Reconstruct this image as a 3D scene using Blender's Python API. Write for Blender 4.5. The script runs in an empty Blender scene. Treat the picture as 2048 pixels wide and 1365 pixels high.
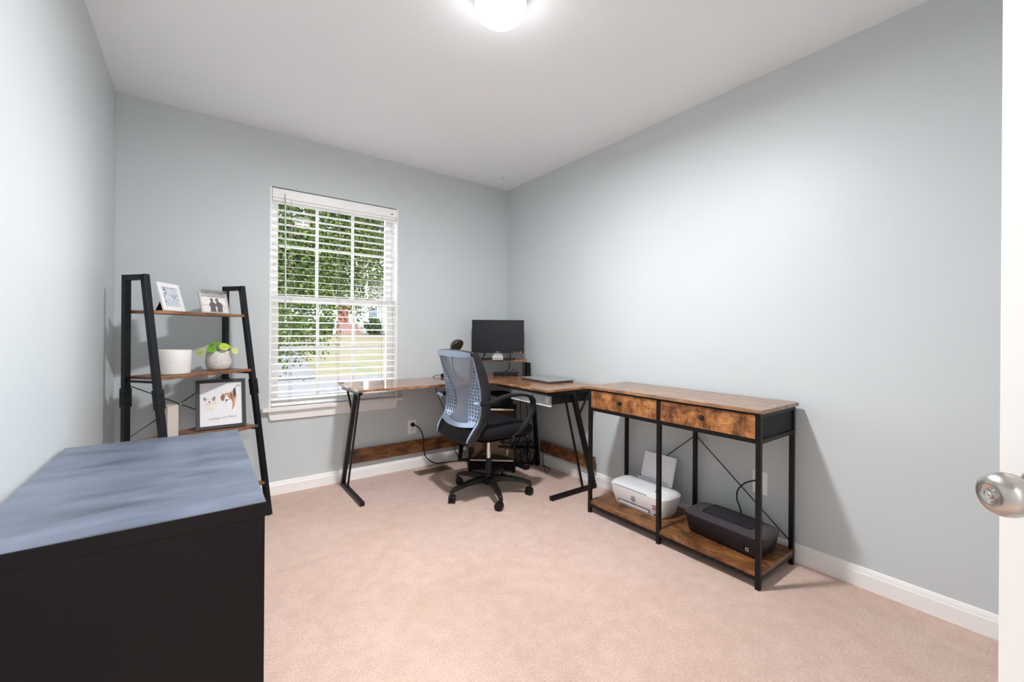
import bpy, bmesh, math, random
from mathutils import Vector, Matrix

# ------------------------------------------------------------------ camera, world, light, exposure
SC = bpy.context.scene
COL = SC.collection
F_PX, YAW, HY, CAM_H, ROLL = 847.6, 0.6364, 666.2, 1.1002, 0.0069
XR, YB, XL, YF, H = 2.3383, 3.2376, -0.3812, -0.56, 2.44      # right, window, left, doorway walls, ceiling

cam = bpy.data.cameras.new('camera')
cam.sensor_fit = 'HORIZONTAL'
cam.sensor_width = 36.0
cam.lens = F_PX / 2048 * 36
cam.shift_y = -(682.5 - HY) / 2048
cam.clip_start = 0.02
cam.clip_end = 400
camo = bpy.data.objects.new('camera', cam)
COL.objects.link(camo)
s_, c_ = math.sin(YAW), math.cos(YAW)
Fv = Vector((s_, c_, 0)); R0 = Vector((c_, -s_, 0)); U0 = Vector((0, 0, 1))
Rv = R0 * math.cos(ROLL) + U0 * math.sin(ROLL)
Uv = U0 * math.cos(ROLL) - R0 * math.sin(ROLL)
M = Matrix.Identity(4)
for i in range(3):
    M[i][0] = Rv[i]; M[i][1] = Uv[i]; M[i][2] = -Fv[i]
M[2][3] = CAM_H
camo.matrix_world = M
SC.camera = camo

SC.view_settings.view_transform = 'Standard'
SC.view_settings.look = 'None'
SC.view_settings.gamma = 1.0
SC.view_settings.use_curve_mapping = False
SC.view_settings.exposure = 0.0
try:
    SC.cycles.max_bounces = 16
    SC.cycles.diffuse_bounces = 12
    SC.cycles.glossy_bounces = 4
    SC.cycles.transmission_bounces = 6
    SC.cycles.transparent_max_bounces = 16
    SC.cycles.sample_clamp_indirect = 12.0
    SC.cycles.use_denoising = True
except Exception:
    pass

world = bpy.data.worlds.new('World')
SC.world = world
world.use_nodes = True
wn = world.node_tree.nodes
wb = wn['Background']
wb.inputs[0].default_value = (0.86, 0.93, 1.0, 1)
wb.inputs[1].default_value = 10.0

sun = bpy.data.lights.new('sun', 'SUN')
sun.energy = 3.6
sun.angle = math.radians(0.6)
sun.color = (1.0, 0.95, 0.86)
suno = bpy.data.objects.new('sun', sun)
COL.objects.link(suno)
suno.rotation_euler = Vector((0.45, 0.75, -0.95)).to_track_quat('-Z', 'Y').to_euler()

LAMP_EMIT = 16.0         # ceiling lamp dome
LAMP_W = 50.0           # its bulb, a disc at the bottom of the dome
HALL_FILL = 430.0           # unseen fill lamp added in the hall to brighten the left wall

# ------------------------------------------------------------------ material helpers
def mat(name):
    m = bpy.data.materials.new(name)
    m.use_nodes = True
    nt = m.node_tree
    return m, nt, nt.nodes['Principled BSDF']

def N(nt, t, **kw):
    n = nt.nodes.new(t)
    for k, v in kw.items():
        if k.startswith('i_'):
            key = k[2:]
            key = int(key) if key.isdigit() else key.replace('_', ' ')
            n.inputs[key].default_value = v
        else:
            setattr(n, k, v)
    return n

def L(nt, a, b): nt.links.new(a, b)

def ramp(nt, fac, stops, interp='LINEAR'):
    r = nt.nodes.new('ShaderNodeValToRGB')
    r.color_ramp.interpolation = interp
    e = r.color_ramp.elements
    e[0].position, e[0].color = stops[0][0], (*stops[0][1], 1)
    e[1].position, e[1].color = stops[-1][0], (*stops[-1][1], 1)
    for p, c in stops[1:-1]:
        x = e.new(p); x.color = (*c, 1)
    L(nt, fac, r.inputs[0])
    return r

def coords(nt, scale=(1, 1, 1), rot=(0, 0, 0)):
    tc = nt.nodes.new('ShaderNodeTexCoord')
    mp = nt.nodes.new('ShaderNodeMapping')
    mp.inputs['Scale'].default_value = scale
    mp.inputs['Rotation'].default_value = rot
    L(nt, tc.outputs['Object'], mp.inputs[0])
    return mp.outputs[0]

def noise(nt, vec, scale, detail=4, rough=0.55, dist=0.0):
    n = N(nt, 'ShaderNodeTexNoise', i_Scale=scale, i_Detail=detail, i_Roughness=rough, i_Distortion=dist)
    L(nt, vec, n.inputs['Vector'])
    return n.outputs[0]

def bump(nt, p, h, strength=0.2, dist=0.002):
    b = N(nt, 'ShaderNodeBump', i_Strength=strength, i_Distance=dist)
    L(nt, h, b.inputs['Height'])
    L(nt, b.outputs[0], p.inputs['Normal'])

def plain(name, col, rough=0.5, metal=0.0, spec=0.5, var=0.06, vscale=30, bmp=0.0, coat=0.0):
    m, nt, p = mat(name)
    v = coords(nt)
    n = noise(nt, v, vscale, 3)
    lo = tuple(max(0, c * (1 - var)) for c in col); hi = tuple(min(1, c * (1 + var)) for c in col)
    r = ramp(nt, n, [(0.3, lo), (0.7, hi)])
    L(nt, r.outputs[0], p.inputs['Base Color'])
    p.inputs['Roughness'].default_value = rough
    p.inputs['Metallic'].default_value = metal
    p.inputs['Specular IOR Level'].default_value = spec
    p.inputs['Coat Weight'].default_value = coat
    if bmp: bump(nt, p, noise(nt, v, vscale * 8, 2), bmp)
    return m

def rustic(name, axis='y', tone=1.0, rough=0.32, seed=0.0, light=0.0, stretch=4.0, spec=0.5, k0=1.3):
    """rustic brown board: dark blotches over orange-brown grain running along axis"""
    m, nt, p = mat(name)
    def sc(k, al=1.0): return {'x': (al, k, k), 'y': (k, al, k), 'z': (k, k, al)}[axis]
    def vec(k, off):
        v = coords(nt, sc(k)); v.node.inputs['Location'].default_value = (off, off * 1.7, off * .6); return v
    g = noise(nt, vec(stretch * 3.2, seed), 9 * k0, 10, 0.75, 0.3)
    md = noise(nt, vec(stretch * .8, seed + 3), 7 * k0, 10, 0.78, 0.6)
    bl = noise(nt, vec(stretch * .35, seed + 7), 5.5 * k0, 8, 0.7, 0.5)
    gr = ramp(nt, md, [(0.30, (0.055 * tone, 0.020 * tone, 0.010 * tone)),
                      (0.43, (0.20 * tone, 0.078 * tone, 0.030 * tone)),
                      (0.54, (0.40 * tone, 0.175 * tone, 0.058 * tone)),
                      (0.70, (0.60 * tone, 0.31 * tone, 0.12 * tone))])
    fr = ramp(nt, g, [(0.32, (0.55, 0.52, 0.50)), (0.52, (0.98, 0.98, 0.98)), (0.7, (1.2, 1.18, 1.1))])
    br = ramp(nt, bl, [(0.36, (0.24, 0.20, 0.22)), (0.47, (0.72, 0.66, 0.64)), (0.58, (1.1, 1.06, 1.0))])
    mx = N(nt, 'ShaderNodeMix', data_type='RGBA', blend_type='MULTIPLY'); mx.inputs[0].default_value = 0.9
    L(nt, gr.outputs[0], mx.inputs[6]); L(nt, br.outputs[0], mx.inputs[7])
    m3 = N(nt, 'ShaderNodeMix', data_type='RGBA', blend_type='MULTIPLY'); m3.inputs[0].default_value = 0.8
    L(nt, mx.outputs[2], m3.inputs[6]); L(nt, fr.outputs[0], m3.inputs[7])
    out = m3.outputs[2]
    if light:
        m2 = N(nt, 'ShaderNodeMix', data_type='RGBA'); m2.inputs[0].default_value = light
        L(nt, out, m2.inputs[6]); m2.inputs[7].default_value = (0.42, 0.29, 0.20, 1)
        out = m2.outputs[2]
    L(nt, out, p.inputs['Base Color'])
    p.inputs['Roughness'].default_value = rough
    p.inputs['Specular IOR Level'].default_value = spec
    bump(nt, p, g, 0.10, 0.0008)
    return m

# ------------------------------------------------------------------ mesh helpers
class MB:
    def __init__(s): s.v = []; s.f = []; s.m = []; s.T = None
    def add(s, verts, faces, mi=0):
        o = len(s.v)
        if s.T is not None: verts = [s.T @ Vector(p) for p in verts]
        s.v += [tuple(p) for p in verts]
        s.f += [tuple(i + o for i in f) for f in faces]
        s.m += [mi] * len(faces)
        return s
    def box(s, a, b, mi=0):
        x0, y0, z0 = (min(a[i], b[i]) for i in range(3)); x1, y1, z1 = (max(a[i], b[i]) for i in range(3))
        return s.add([(x0, y0, z0), (x1, y0, z0), (x1, y1, z0), (x0, y1, z0), (x0, y0, z1), (x1, y0, z1), (x1, y1, z1), (x0, y1, z1)],
                     [(0, 3, 2, 1), (4, 5, 6, 7), (0, 1, 5, 4), (1, 2, 6, 5), (2, 3, 7, 6), (3, 0, 4, 7)], mi)
    def beam(s, p, q, w, d, up=(0, 0, 1), w2=None, d2=None, mi=0):
        p = Vector(p); q = Vector(q); t = (q - p).normalized(); up = Vector(up)
        side = t.cross(up)
        if side.length < 1e-4: side = t.cross(Vector((1, 0, 0)))
        side.normalize(); u = side.cross(t).normalized()
        w2 = w if w2 is None else w2; d2 = d if d2 is None else d2
        vs = []
        for c, ww, dd in ((p, w, d), (q, w2, d2)):
            for a, b in ((-1, -1), (1, -1), (1, 1), (-1, 1)):
                vs.append(c + side * a * ww / 2 + u * b * dd / 2)
        return s.add(vs, [(0, 1, 2, 3), (7, 6, 5, 4), (0, 4, 5, 1), (1, 5, 6, 2), (2, 6, 7, 3), (3, 7, 4, 0)], mi)
    def tube(s, pts, r, n=8, mi=0, closed=False, radii=None):
        P = [Vector(p) for p in pts]; k = len(P); vs = []; prev = None
        for i, p in enumerate(P):
            if closed: t = P[(i + 1) % k] - P[i - 1]
            else: t = P[min(i + 1, k - 1)] - P[max(i - 1, 0)]
            t.normalize()
            if prev is None:
                a = Vector((0, 0, 1)) if abs(t.z) < 0.9 else Vector((1, 0, 0))
                u = t.cross(a).normalized()
            else:
                u = (prev - t * prev.dot(t)).normalized()
            prev = u; w = t.cross(u)
            rr = radii[i] if radii else r
            for j in range(n):
                a = 2 * math.pi * j / n
                vs.append(p + u * math.cos(a) * rr + w * math.sin(a) * rr)
        fs = []
        for i in range(k if closed else k - 1):
            b = (i + 1) % k
            for j in range(n):
                j2 = (j + 1) % n
                fs.append((i * n + j, i * n + j2, b * n + j2, b * n + j))
        if not closed:
            fs.append(tuple(range(n))[::-1]); fs.append(tuple((k - 1) * n + j for j in range(n)))
        return s.add(vs, fs, mi)
    def lathe(s, prof, c=(0, 0, 0), n=24, axis=None, mi=0, sx=1.0, sy=1.0):
        """prof: list of (r,z) from bottom to top; axis: 3x3/4x4 matrix turning z"""
        A = axis if axis is not None else Matrix.Identity(3)
        vs = []; fs = []; c = Vector(c); k = len(prof)
        for r, z in prof:
            for j in range(n):
                a = 2 * math.pi * j / n
                vs.append(c + A @ Vector((r * math.cos(a) * sx, r * math.sin(a) * sy, z)))
        for i in range(k - 1):
            for j in range(n):
                j2 = (j + 1) % n
                fs.append((i * n + j, i * n + j2, (i + 1) * n + j2, (i + 1) * n + j))
        if prof[0][0] > 1e-5: fs.append(tuple(range(n))[::-1])
        if prof[-1][0] > 1e-5: fs.append(tuple((k - 1) * n + j for j in range(n)))
        return s.add(vs, fs, mi)
    def prism(s, poly, z0, z1, T=None, mi=0):
        n = len(poly)
        vs = [Vector((x, y, z0)) for x, y in poly] + [Vector((x, y, z1)) for x, y in poly]
        if T is not None: vs = [T @ p for p in vs]
        fs = [tuple(range(n))[::-1], tuple(range(n, 2 * n))]
        fs += [(i, (i + 1) % n, n + (i + 1) % n, n + i) for i in range(n)]
        return s.add(vs, fs, mi)
    def sweep(s, path, secs, mi=0, closed=False):
        """secs: list (per path point) of 3D section point lists"""
        k = len(secs); n = len(secs[0]); vs = [p for sec in secs for p in sec]; fs = []
        for i in range(k if closed else k - 1):
            b = (i + 1) % k
            for j in range(n):
                j2 = (j + 1) % n
                fs.append((i * n + j, i * n + j2, b * n + j2, b * n + j))
        if not closed:
            fs.append(tuple(range(n))[::-1]); fs.append(tuple((k - 1) * n + j for j in range(n)))
        return s.add(vs, fs, mi)

def part(name, mb, mats, parent=None, bevel=0.0, smooth=None, world=False, label=None, kind=None, seg=2):
    me = bpy.data.meshes.new(name)
    vs = mb.v
    if world and parent is not None:
        o = parent.get('_o') or (0, 0, 0)
        vs = [(x - o[0], y - o[1], z - o[2]) for x, y, z in vs]
    me.from_pydata(vs, [], mb.f)
    if not isinstance(mats, (list, tuple)): mats = [mats]
    for m in mats: me.materials.append(m)
    for p, mi in zip(me.polygons, mb.m): p.material_index = mi
    bm = bmesh.new(); bm.from_mesh(me)
    bmesh.ops.recalc_face_normals(bm, faces=bm.faces)
    bm.to_mesh(me); bm.free()
    if smooth:
        me.shade_smooth(); me.set_sharp_from_angle(angle=math.radians(smooth))
    o = bpy.data.objects.new(name, me)
    COL.objects.link(o)
    if parent is not None: o.parent = parent
    if bevel:
        b = o.modifiers.new('bevel', 'BEVEL'); b.width = bevel; b.segments = seg
        b.limit_method = 'ANGLE'; b.angle_limit = math.radians(35)
    if label: o['label'] = label
    if kind: o['kind'] = kind
    return o

def each(name, mb, mats, parent, bevel=0.0, smooth=None, n=8, m=6):
    """one part per box (world coordinates) gathered in mb"""
    out = []
    for k in range(len(mb.v) // n):
        q = MB(); q.v = mb.v[k * n:(k + 1) * n]; q.f = [tuple(i - k * n for i in f) for f in mb.f[k * m:(k + 1) * m]]; q.m = mb.m[k * m:(k + 1) * m]
        out.append(part(name, q, mats, parent, bevel=bevel, smooth=smooth, world=parent.get('_o') is not None and abs(parent.rotation_euler.z) < 1e-6))
    return out

def thing(name, label, cat, loc=(0, 0, 0), rotz=0.0, group=None, kind=None):
    o = bpy.data.objects.new(name, None); COL.objects.link(o)
    o.empty_display_size = 0.05
    o.location = loc; o.rotation_euler = (0, 0, rotz)
    o['_o'] = tuple(loc)
    if label: o['label'] = label
    if cat: o['category'] = cat
    if group: o['group'] = group
    if kind: o['kind'] = kind
    return o

def single(name, mb, mats, label, cat, group=None, **kw):
    """a top-level thing that is one mesh; verts in world coords, origin moved to its base"""
    xs = [p[0] for p in mb.v]; ys = [p[1] for p in mb.v]; zs = [p[2] for p in mb.v]
    b = ((min(xs) + max(xs)) / 2, (min(ys) + max(ys)) / 2, min(zs))
    mb.v = [(x - b[0], y - b[1], z - b[2]) for x, y, z in mb.v]
    o = part(name, mb, mats, **kw)
    o.location = b; o['label'] = label; o['category'] = cat
    if group: o['group'] = group
    return o

def struct(name, mb, mats, **kw):
    return part(name, mb, mats, kind='structure', **kw)

def bez(pts, n=24):
    """smooth curve through points (Catmull-Rom)"""
    P = [Vector(p) for p in pts]; out = []
    for i in range(len(P) - 1):
        p0 = P[max(i - 1, 0)]; p1 = P[i]; p2 = P[i + 1]; p3 = P[min(i + 2, len(P) - 1)]
        for k in range(n):
            t = k / n
            out.append(0.5 * ((2 * p1) + (-p0 + p2) * t + (2 * p0 - 5 * p1 + 4 * p2 - p3) * t * t + (-p0 + 3 * p1 - 3 * p2 + p3) * t ** 3))
    out.append(P[-1]); return out

def interp(tab, x):
    if x <= tab[0][0]: return tab[0][1]
    for (a, b), (c, d) in zip(tab, tab[1:]):
        if x <= c:
            t = (x - a) / (c - a); t = t * t * (3 - 2 * t) if False else t
            return b + (d - b) * t
    return tab[-1][1]

def text_mb(txt, size, T, thick=0.0004, shear=0.0):
    cu = bpy.data.curves.new('lettering', 'FONT'); cu.body = txt; cu.size = size; cu.align_x = 'CENTER'; cu.align_y = 'CENTER'
    cu.extrude = thick; cu.shear = shear; cu.resolution_u = 3
    o = bpy.data.objects.new('lettering', cu); COL.objects.link(o)
    dg = bpy.context.evaluated_depsgraph_get(); dg.update()
    me = o.evaluated_get(dg).to_mesh()
    mb = MB(); mb.add([T @ v.co for v in me.vertices], [tuple(p.vertices) for p in me.polygons])
    o.evaluated_get(dg).to_mesh_clear()
    bpy.data.objects.remove(o); bpy.data.curves.remove(cu)
    return mb

def frame3(origin, xdir, ydir):
    x = Vector(xdir).normalized(); y = Vector(ydir); y = (y - x * y.dot(x)).normalized(); z = x.cross(y)
    m = Matrix.Identity(4)
    for i in range(3): m[i][0] = x[i]; m[i][1] = y[i]; m[i][2] = z[i]; m[i][3] = origin[i]
    return m

# ------------------------------------------------------------------ materials
def paint(name, col, rough, spec=0.5):
    m, nt, p = mat(name)
    v = coords(nt)
    n = noise(nt, v, 1.3, 3, 0.5)
    r = ramp(nt, n, [(0.3, tuple(c * 0.985 for c in col)), (0.7, tuple(min(1, c * 1.015) for c in col))])
    L(nt, r.outputs[0], p.inputs['Base Color'])
    p.inputs['Roughness'].default_value = rough
    p.inputs['Specular IOR Level'].default_value = spec
    bump(nt, p, noise(nt, v, 180, 2), 0.06, 0.001)
    return m

WALL = paint('wall_paint', (0.592, 0.636, 0.652), 0.45, 0.32)
CEIL = paint('ceiling_paint', (0.885, 0.915, 0.935), 0.9, 0.2)
TRIM = plain('trim_paint', (0.90, 0.89, 0.88), 0.35, var=0.02, vscale=6)
DOORW = plain('door_paint', (0.84, 0.835, 0.82), 0.4, var=0.02, vscale=4)

def carpet():
    m, nt, p = mat('carpet')
    v = coords(nt)
    big = noise(nt, v, 1.1, 4, 0.6, 0.6)
    mid = noise(nt, v, 14, 5, 0.7)
    fine = noise(nt, v, 150, 6, 0.9)
    r1 = ramp(nt, big, [(0.3, (0.64, 0.455, 0.37)), (0.5, (0.70, 0.515, 0.44)), (0.72, (0.72, 0.55, 0.49))])
    r2 = ramp(nt, mid, [(0.3, (0.90, 0.89, 0.88)), (0.65, (1.05, 1.05, 1.05))])
    r3 = ramp(nt, fine, [(0.34, (0.60, 0.55, 0.52)), (0.52, (1.0, 1.0, 1.0)), (0.66, (1.28, 1.30, 1.32))])
    a = N(nt, 'ShaderNodeMix', data_type='RGBA', blend_type='MULTIPLY'); a.inputs[0].default_value = 1
    b = N(nt, 'ShaderNodeMix', data_type='RGBA', blend_type='MULTIPLY'); b.inputs[0].default_value = 0.8
    L(nt, r1.outputs[0], a.inputs[6]); L(nt, r2.outputs[0], a.inputs[7])
    L(nt, a.outputs[2], b.inputs[6]); L(nt, r3.outputs[0], b.inputs[7])
    L(nt, b.outputs[2], p.inputs['Base Color'])
    p.inputs['Roughness'].default_value = 1.0
    p.inputs['Specular IOR Level'].default_value = 0.05
    p.inputs['Sheen Weight'].default_value = 0.15
    bump(nt, p, fine, 0.5, 0.006)
    return m
CARPET = carpet()
WOODX = rustic('rustic_board_x', 'x', 1.2, 0.07, 0.0, 0.18, spec=1.0)
WOODY = rustic('rustic_board_y', 'y', 1.25, 0.16, 3.1, 0.12, spec=0.8)
CONTOP = rustic('rustic_top', 'y', 0.85, 0.26, 5.3, 0.34, 8.0, spec=1.0)
CONDRAW = rustic('rustic_drawer', 'y', 1.05, 0.4, 8.7, 0, 1.5, k0=2.0)
CONSHELF = rustic('rustic_shelf', 'y', 0.72, 0.35, 2.2, 0, 4.0)
LADW = rustic('ladder_board', 'x', 0.75, 0.4, 1.2, 0.12)
BARW = rustic('stretcher_board', 'x', 0.62, 0.45, 4.2)
BARY = rustic('stretcher_board_y', 'y', 0.62, 0.45, 6.2)
BLACK = plain('black_metal', (0.006, 0.0055, 0.0055), 0.42, 0.0, 0.28, 0.2)
BLACKB = plain('blue_black_metal', (0.009, 0.0095, 0.013), 0.38, 0.0, 0.35, 0.2)
RUBBER = plain('black_rubber', (0.006, 0.006, 0.006), 0.5, spec=0.3)
CORD = plain('black_cord', (0.007, 0.007, 0.008), 0.5, spec=0.3)
STEEL = plain('brushed_steel', (0.52, 0.49, 0.46), 0.3, 1.0, vscale=60, var=0.04)
CHROME = plain('chrome', (0.75, 0.74, 0.74), 0.15, 1.0)
WHITEP = plain('white_plastic', (0.86, 0.85, 0.85), 0.35, var=0.02)
GLASSW = bpy.data.materials.new('window_glass')

def glass_mat():
    m = GLASSW; m.use_nodes = True; nt = m.node_tree
    for n in list(nt.nodes): nt.nodes.remove(n)
    o = N(nt, 'ShaderNodeOutputMaterial'); t = N(nt, 'ShaderNodeBsdfTransparent'); g = N(nt, 'ShaderNodeBsdfGlossy', i_Roughness=0.02)
    f = N(nt, 'ShaderNodeFresnel', i_IOR=1.25); mx = N(nt, 'ShaderNodeMixShader')
    L(nt, f.outputs[0], mx.inputs[0]); L(nt, t.outputs[0], mx.inputs[1]); L(nt, g.outputs[0], mx.inputs[2]); L(nt, mx.outputs[0], o.inputs[0])
glass_mat()

# ------------------------------------------------------------------ room shell
WT = 0.14
mb = MB().box((XL - WT, YF - 1.9, -0.12), (XR + WT, YB + WT, 0)); struct('floor', mb, CARPET)
mb = MB().box((XL - WT, YF - 1.9, H), (XR + WT, YB + WT, H + 0.12)); struct('ceiling', mb, CEIL)
mb = MB().box((XL - WT, YF - 1.9, 0), (XL, YB, H)); struct('wall_left', mb, WALL)
mb = MB().box((XR, YF - 1.9, 0), (XR + WT, YB, H)); struct('wall_right', mb, WALL)
WX0, WX1, WZ0, WZ1 = 0.379, 1.264, 0.585, 2.073
mb = MB()
mb.box((XL - WT, YB, 0), (WX0, YB + WT, H)); mb.box((WX1, YB, 0), (XR + WT, YB + WT, H))
mb.box((WX0, YB, 0), (WX1, YB + WT, WZ0)); mb.box((WX0, YB, WZ1), (WX1, YB + WT, H))
struct('wall_back', mb, WALL)
DX0, DX1 = -0.33, 0.43
mb = MB()
mb.box((XL, YF - 0.12, 0), (DX0, YF, H)); mb.box((DX1, YF - 0.12, 0), (XR, YF, H)); mb.box((DX0, YF - 0.12, 2.05), (DX1, YF, H))
struct('wall_front', mb, WALL)
mb = MB().box((XL - WT, YF - 2.02, 0), (XR + WT, YF - 1.9, H)); struct('wall_hall', mb, WALL)

def baseboard(name, a, b, n):
    """profiled board from a to b (on the wall), n = direction into the room"""
    prof = [(0, 0), (0.013, 0), (0.013, 0.062), (0.0105, 0.066), (0.0105, 0.070), (0.006, 0.080), (0.004, 0.086), (0, 0.088)]
    a = Vector(a); b = Vector(b); n = Vector(n)
    secs = [[p + n * d + Vector((0, 0, z)) for d, z in prof] for p in (a, b)]
    return struct(name, MB().sweep(None, secs), TRIM, smooth=25)
baseboard('baseboard_back', (XL, YB, 0), (XR, YB, 0), (0, -1, 0))
baseboard('baseboard_right', (XR, YF, 0), (XR, YB - 0.013, 0), (-1, 0, 0))
baseboard('baseboard_left', (XL, YF, 0), (XL, YB - 0.013, 0), (1, 0, 0))
baseboard('baseboard_front', (DX1 + 0.06, YF, 0), (XR - 0.013, YF, 0), (0, 1, 0))
mb = MB()
mb.box((DX1 + 0.0, YF, 0), (DX1 + 0.06, YF + 0.016, 2.11)); mb.box((DX0 - 0.045, YF, 0), (DX0, YF + 0.016, 2.11)); mb.box((DX0 , YF, 2.05), (DX1, YF + 0.016, 2.11))
struct('trim_1', mb, TRIM, bevel=0.003)

# door, standing open at the right of the camera
E = Vector((0.8636, 0.0682, 0)); dd = Vector((0.6619, 0.7493, 0)); nn = Vector((-0.7493, 0.6619, 0))
door = thing('door_1', None, None, tuple(E - dd * 0.76), 0, kind='structure')
mb = MB()
T = frame3((0, 0, 0), dd, (0, 0, 1))      # local x along door, y up, z = dd x up
zdir = dd.cross(Vector((0, 0, 1)))
side = 1 if zdir.dot(nn) > 0 else -1
def dbox(mb, x0, x1, z0, z1, d0, d1):
    vs = []
    for d in (d0, d1):
        for x, z in ((x0, z0), (x1, z0), (x1, z1), (x0, z1)): vs.append(dd * x + Vector((0, 0, z)) + nn * d)
    mb.add(vs, [(0, 3, 2, 1), (4, 5, 6, 7), (0, 1, 5, 4), (1, 2, 6, 5), (2, 3, 7, 6), (3, 0, 4, 7)])
dbox(mb, 0, 0.76, 0.012, 2.035, -0.035, 0)
part('door_leaf', mb, DOORW, door, bevel=0.0015)
mb = MB()
for (x0, x1, z0, z1) in ((0.11, 0.34, 0.2, 0.82), (0.42, 0.65, 0.2, 0.82), (0.11, 0.34, 1.05, 1.9), (0.42, 0.65, 1.05, 1.9)):
    for a in ((x0, x1, z0, z0 + .018), (x0, x1, z1 - .018, z1), (x0, x0 + .018, z0 + .018, z1 - .018), (x1 - .018, x1, z0 + .018, z1 - .018)):
        dbox(mb, *a, 0.0, 0.004)
part('panel_moulding', mb, DOORW, door, bevel=0.0015)
# knob: axis along nn
kz = 0.9085
kc = dd * (0.76 - 0.060) + Vector((0, 0, kz))
A = frame3((0, 0, 0), dd, nn.cross(dd)).to_3x3()
if (A @ Vector((0, 0, 1))).dot(nn) < 0: A = frame3((0, 0, 0), dd, -nn.cross(dd)).to_3x3()
kn = part('door_knob', MB().lathe([(0.033, 0), (0.033, 0.004), (0.029, 0.008), (0.013, 0.010), (0.0115, 0.022), (0.014, 0.030), (0.0205, 0.035),
     (0.0250, 0.042), (0.0264, 0.050), (0.0258, 0.057), (0.0225, 0.0635), (0.0165, 0.0680), (0.0125, 0.0690), (0.0105, 0.0685), (0.0085, 0.0668), (0.0070, 0.0662), (0, 0.0662)], kc, 64, A), STEEL, door, smooth=50, label='brushed steel round knob')
part('lock_button', MB().lathe([(0.0048, 0.0662), (0.0048, 0.0708), (0.0038, 0.0716), (0, 0.0718)], kc, 20, A).beam(kc + nn * 0.0719 - dd * 0.003, kc + nn * 0.0719 + dd * 0.003, 0.0012, 0.0012, nn), CHROME, kn, smooth=40)
part('latch_plate', (lambda m: (dbox(m, 0.7601, 0.7612, kz - 0.028, kz + 0.028, -0.030, -0.005), m)[1])(MB()), STEEL, door)

# window
GY = 3.325
win = thing('window_1', None, None, (0.82, YB, WZ0), 0, kind='structure')
mb = MB()
mb.box((WX0, YB + 0.001, WZ0), (WX0 + 0.010, YB + WT, WZ1)); mb.box((WX1 - 0.010, YB + 0.001, WZ0), (WX1, YB + WT, WZ1))
mb.box((WX0 + .01, YB + 0.060, WZ1 - 0.010), (WX1 - .01, YB + WT, WZ1))
part('jamb', mb, TRIM, win, world=True)
def sash(name, z0, z1, y, zm):
    x0, x1 = WX0 + 0.012, WX1 - 0.012
    m = MB(); st = 0.050; dp = 0.018
    m.box((x0, y - dp, z0), (x0 + st, y + dp, z1)); m.box((x1 - st, y - dp, z0), (x1, y + dp, z1))
    m.box((x0 + st, y - dp, z0), (x1 - st, y + dp, z0 + 0.045)); m.box((x0 + st, y - dp, z1 - 0.045), (x1 - st, y + dp, z1))
    o = part(name, m, TRIM, win, bevel=0.002, world=True)
    g = MB(); g.box((x0 + st - .004, y - 0.002, z0 + 0.041), (x1 - st + .004, y + 0.002, z1 - 0.041))
    m2 = MB(); w = (x1 - x0 - 2 * st)
    for fx in (1 / 3, 2 / 3):
        xx = x0 + st + w * fx; m2.box((xx - 0.010, y - 0.010, z0 + 0.045), (xx + 0.010, y - 0.0025, z1 - 0.045))
    for a_, b_ in ((0, 1 / 3), (1 / 3, 2 / 3), (2 / 3, 1)):
        m2.box((x0 + st + w * a_ + .010, y - 0.010, zm - 0.010), (x0 + st + w * b_ - .010, y - 0.0025, zm + 0.010))
    pm = part('muntin', m2, TRIM, win, world=True)
    pg = part('glass_pane', g, GLASSW, win, world=True)
sash('lower_sash', WZ0 + 0.018, 1.345, GY, 0.985)
sash('upper_sash', 1.305, WZ1 - 0.012, GY + 0.038, 1.70)
part('outer_frame', MB().box((WX0 + .01, GY - 0.015, WZ0), (WX1 - .01, YB + WT, WZ0 + 0.017)), TRIM, win, world=True)
mb = MB()
mb.box((0.337, YB - 0.045, WZ0 - 0.019), (1.300, YB + 0.0, WZ0 - 0.0002)); mb.box((WX0, YB, WZ0 - 0.0001), (WX1, GY - 0.016, WZ0 + 0.001))
part('sill', mb, TRIM, win, bevel=0.005, world=True, seg=3)
T = Matrix(((1, 0, 0, 0), (0, 0, -1, 0), (0, 1, 0, 0), (0, 0, 0, 1)))
mb = MB().prism([(0.368, WZ0 - 0.0195), (0.385, WZ0 - 0.083), (1.250, WZ0 - 0.083), (1.267, WZ0 - 0.0195)], -(YB - 0.0005), -(YB - 0.018), T)
part('apron', mb, TRIM, win, bevel=0.003, world=True)

# ------------------------------------------------------------------ blind
BLW = plain('blind_white', (0.94, 0.935, 0.93), 0.4, var=0.02, vscale=5)
bl = thing('window_blind', 'white wooden slatted blind hanging open inside the window recess', 'blind', (0.82, YB + 0.03, WZ0), 0)
bx0, bx1 = WX0 + 0.014, WX1 - 0.014
mb = MB().box((bx0 - 0.002, YB - 0.004, 2.001), (bx1 + 0.002, YB + 0.008, 2.064)); mb.box((bx0, YB + 0.009, 1.984), (bx1, YB + 0.052, 2.055))
part('headrail', mb, BLW, bl, bevel=0.003, world=True)
mb = MB(); zt = 1.975; pitch = 0.0478; tl = math.radians(8); nsl = 0; zs = []
z = zt
while z > 0.635:
    zs.append(z); z -= pitch
for z in zs:
    tt = tl if z < 1.68 else math.radians(0.5)
    yc = YB + 0.032; c, s2 = math.cos(tt), math.sin(tt)
    secs = []
    for x in (bx0, bx1):
        secs.append([(x, yc + a * c - b * s2, z + a * s2 + b * c) for a, b in ((-0.0245, -0.0014), (0.0245, -0.0014), (0.0245, 0.0014), (-0.0245, 0.0014))])
    mb.sweep(None, secs)
part('slats', mb, BLW, bl, world=True)
part('bottom_rail', MB().box((bx0, YB + 0.008, WZ0 + 0.008), (bx1, YB + 0.056, WZ0 + 0.026)), BLW, bl, bevel=0.003, world=True)
mb = MB()
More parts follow.
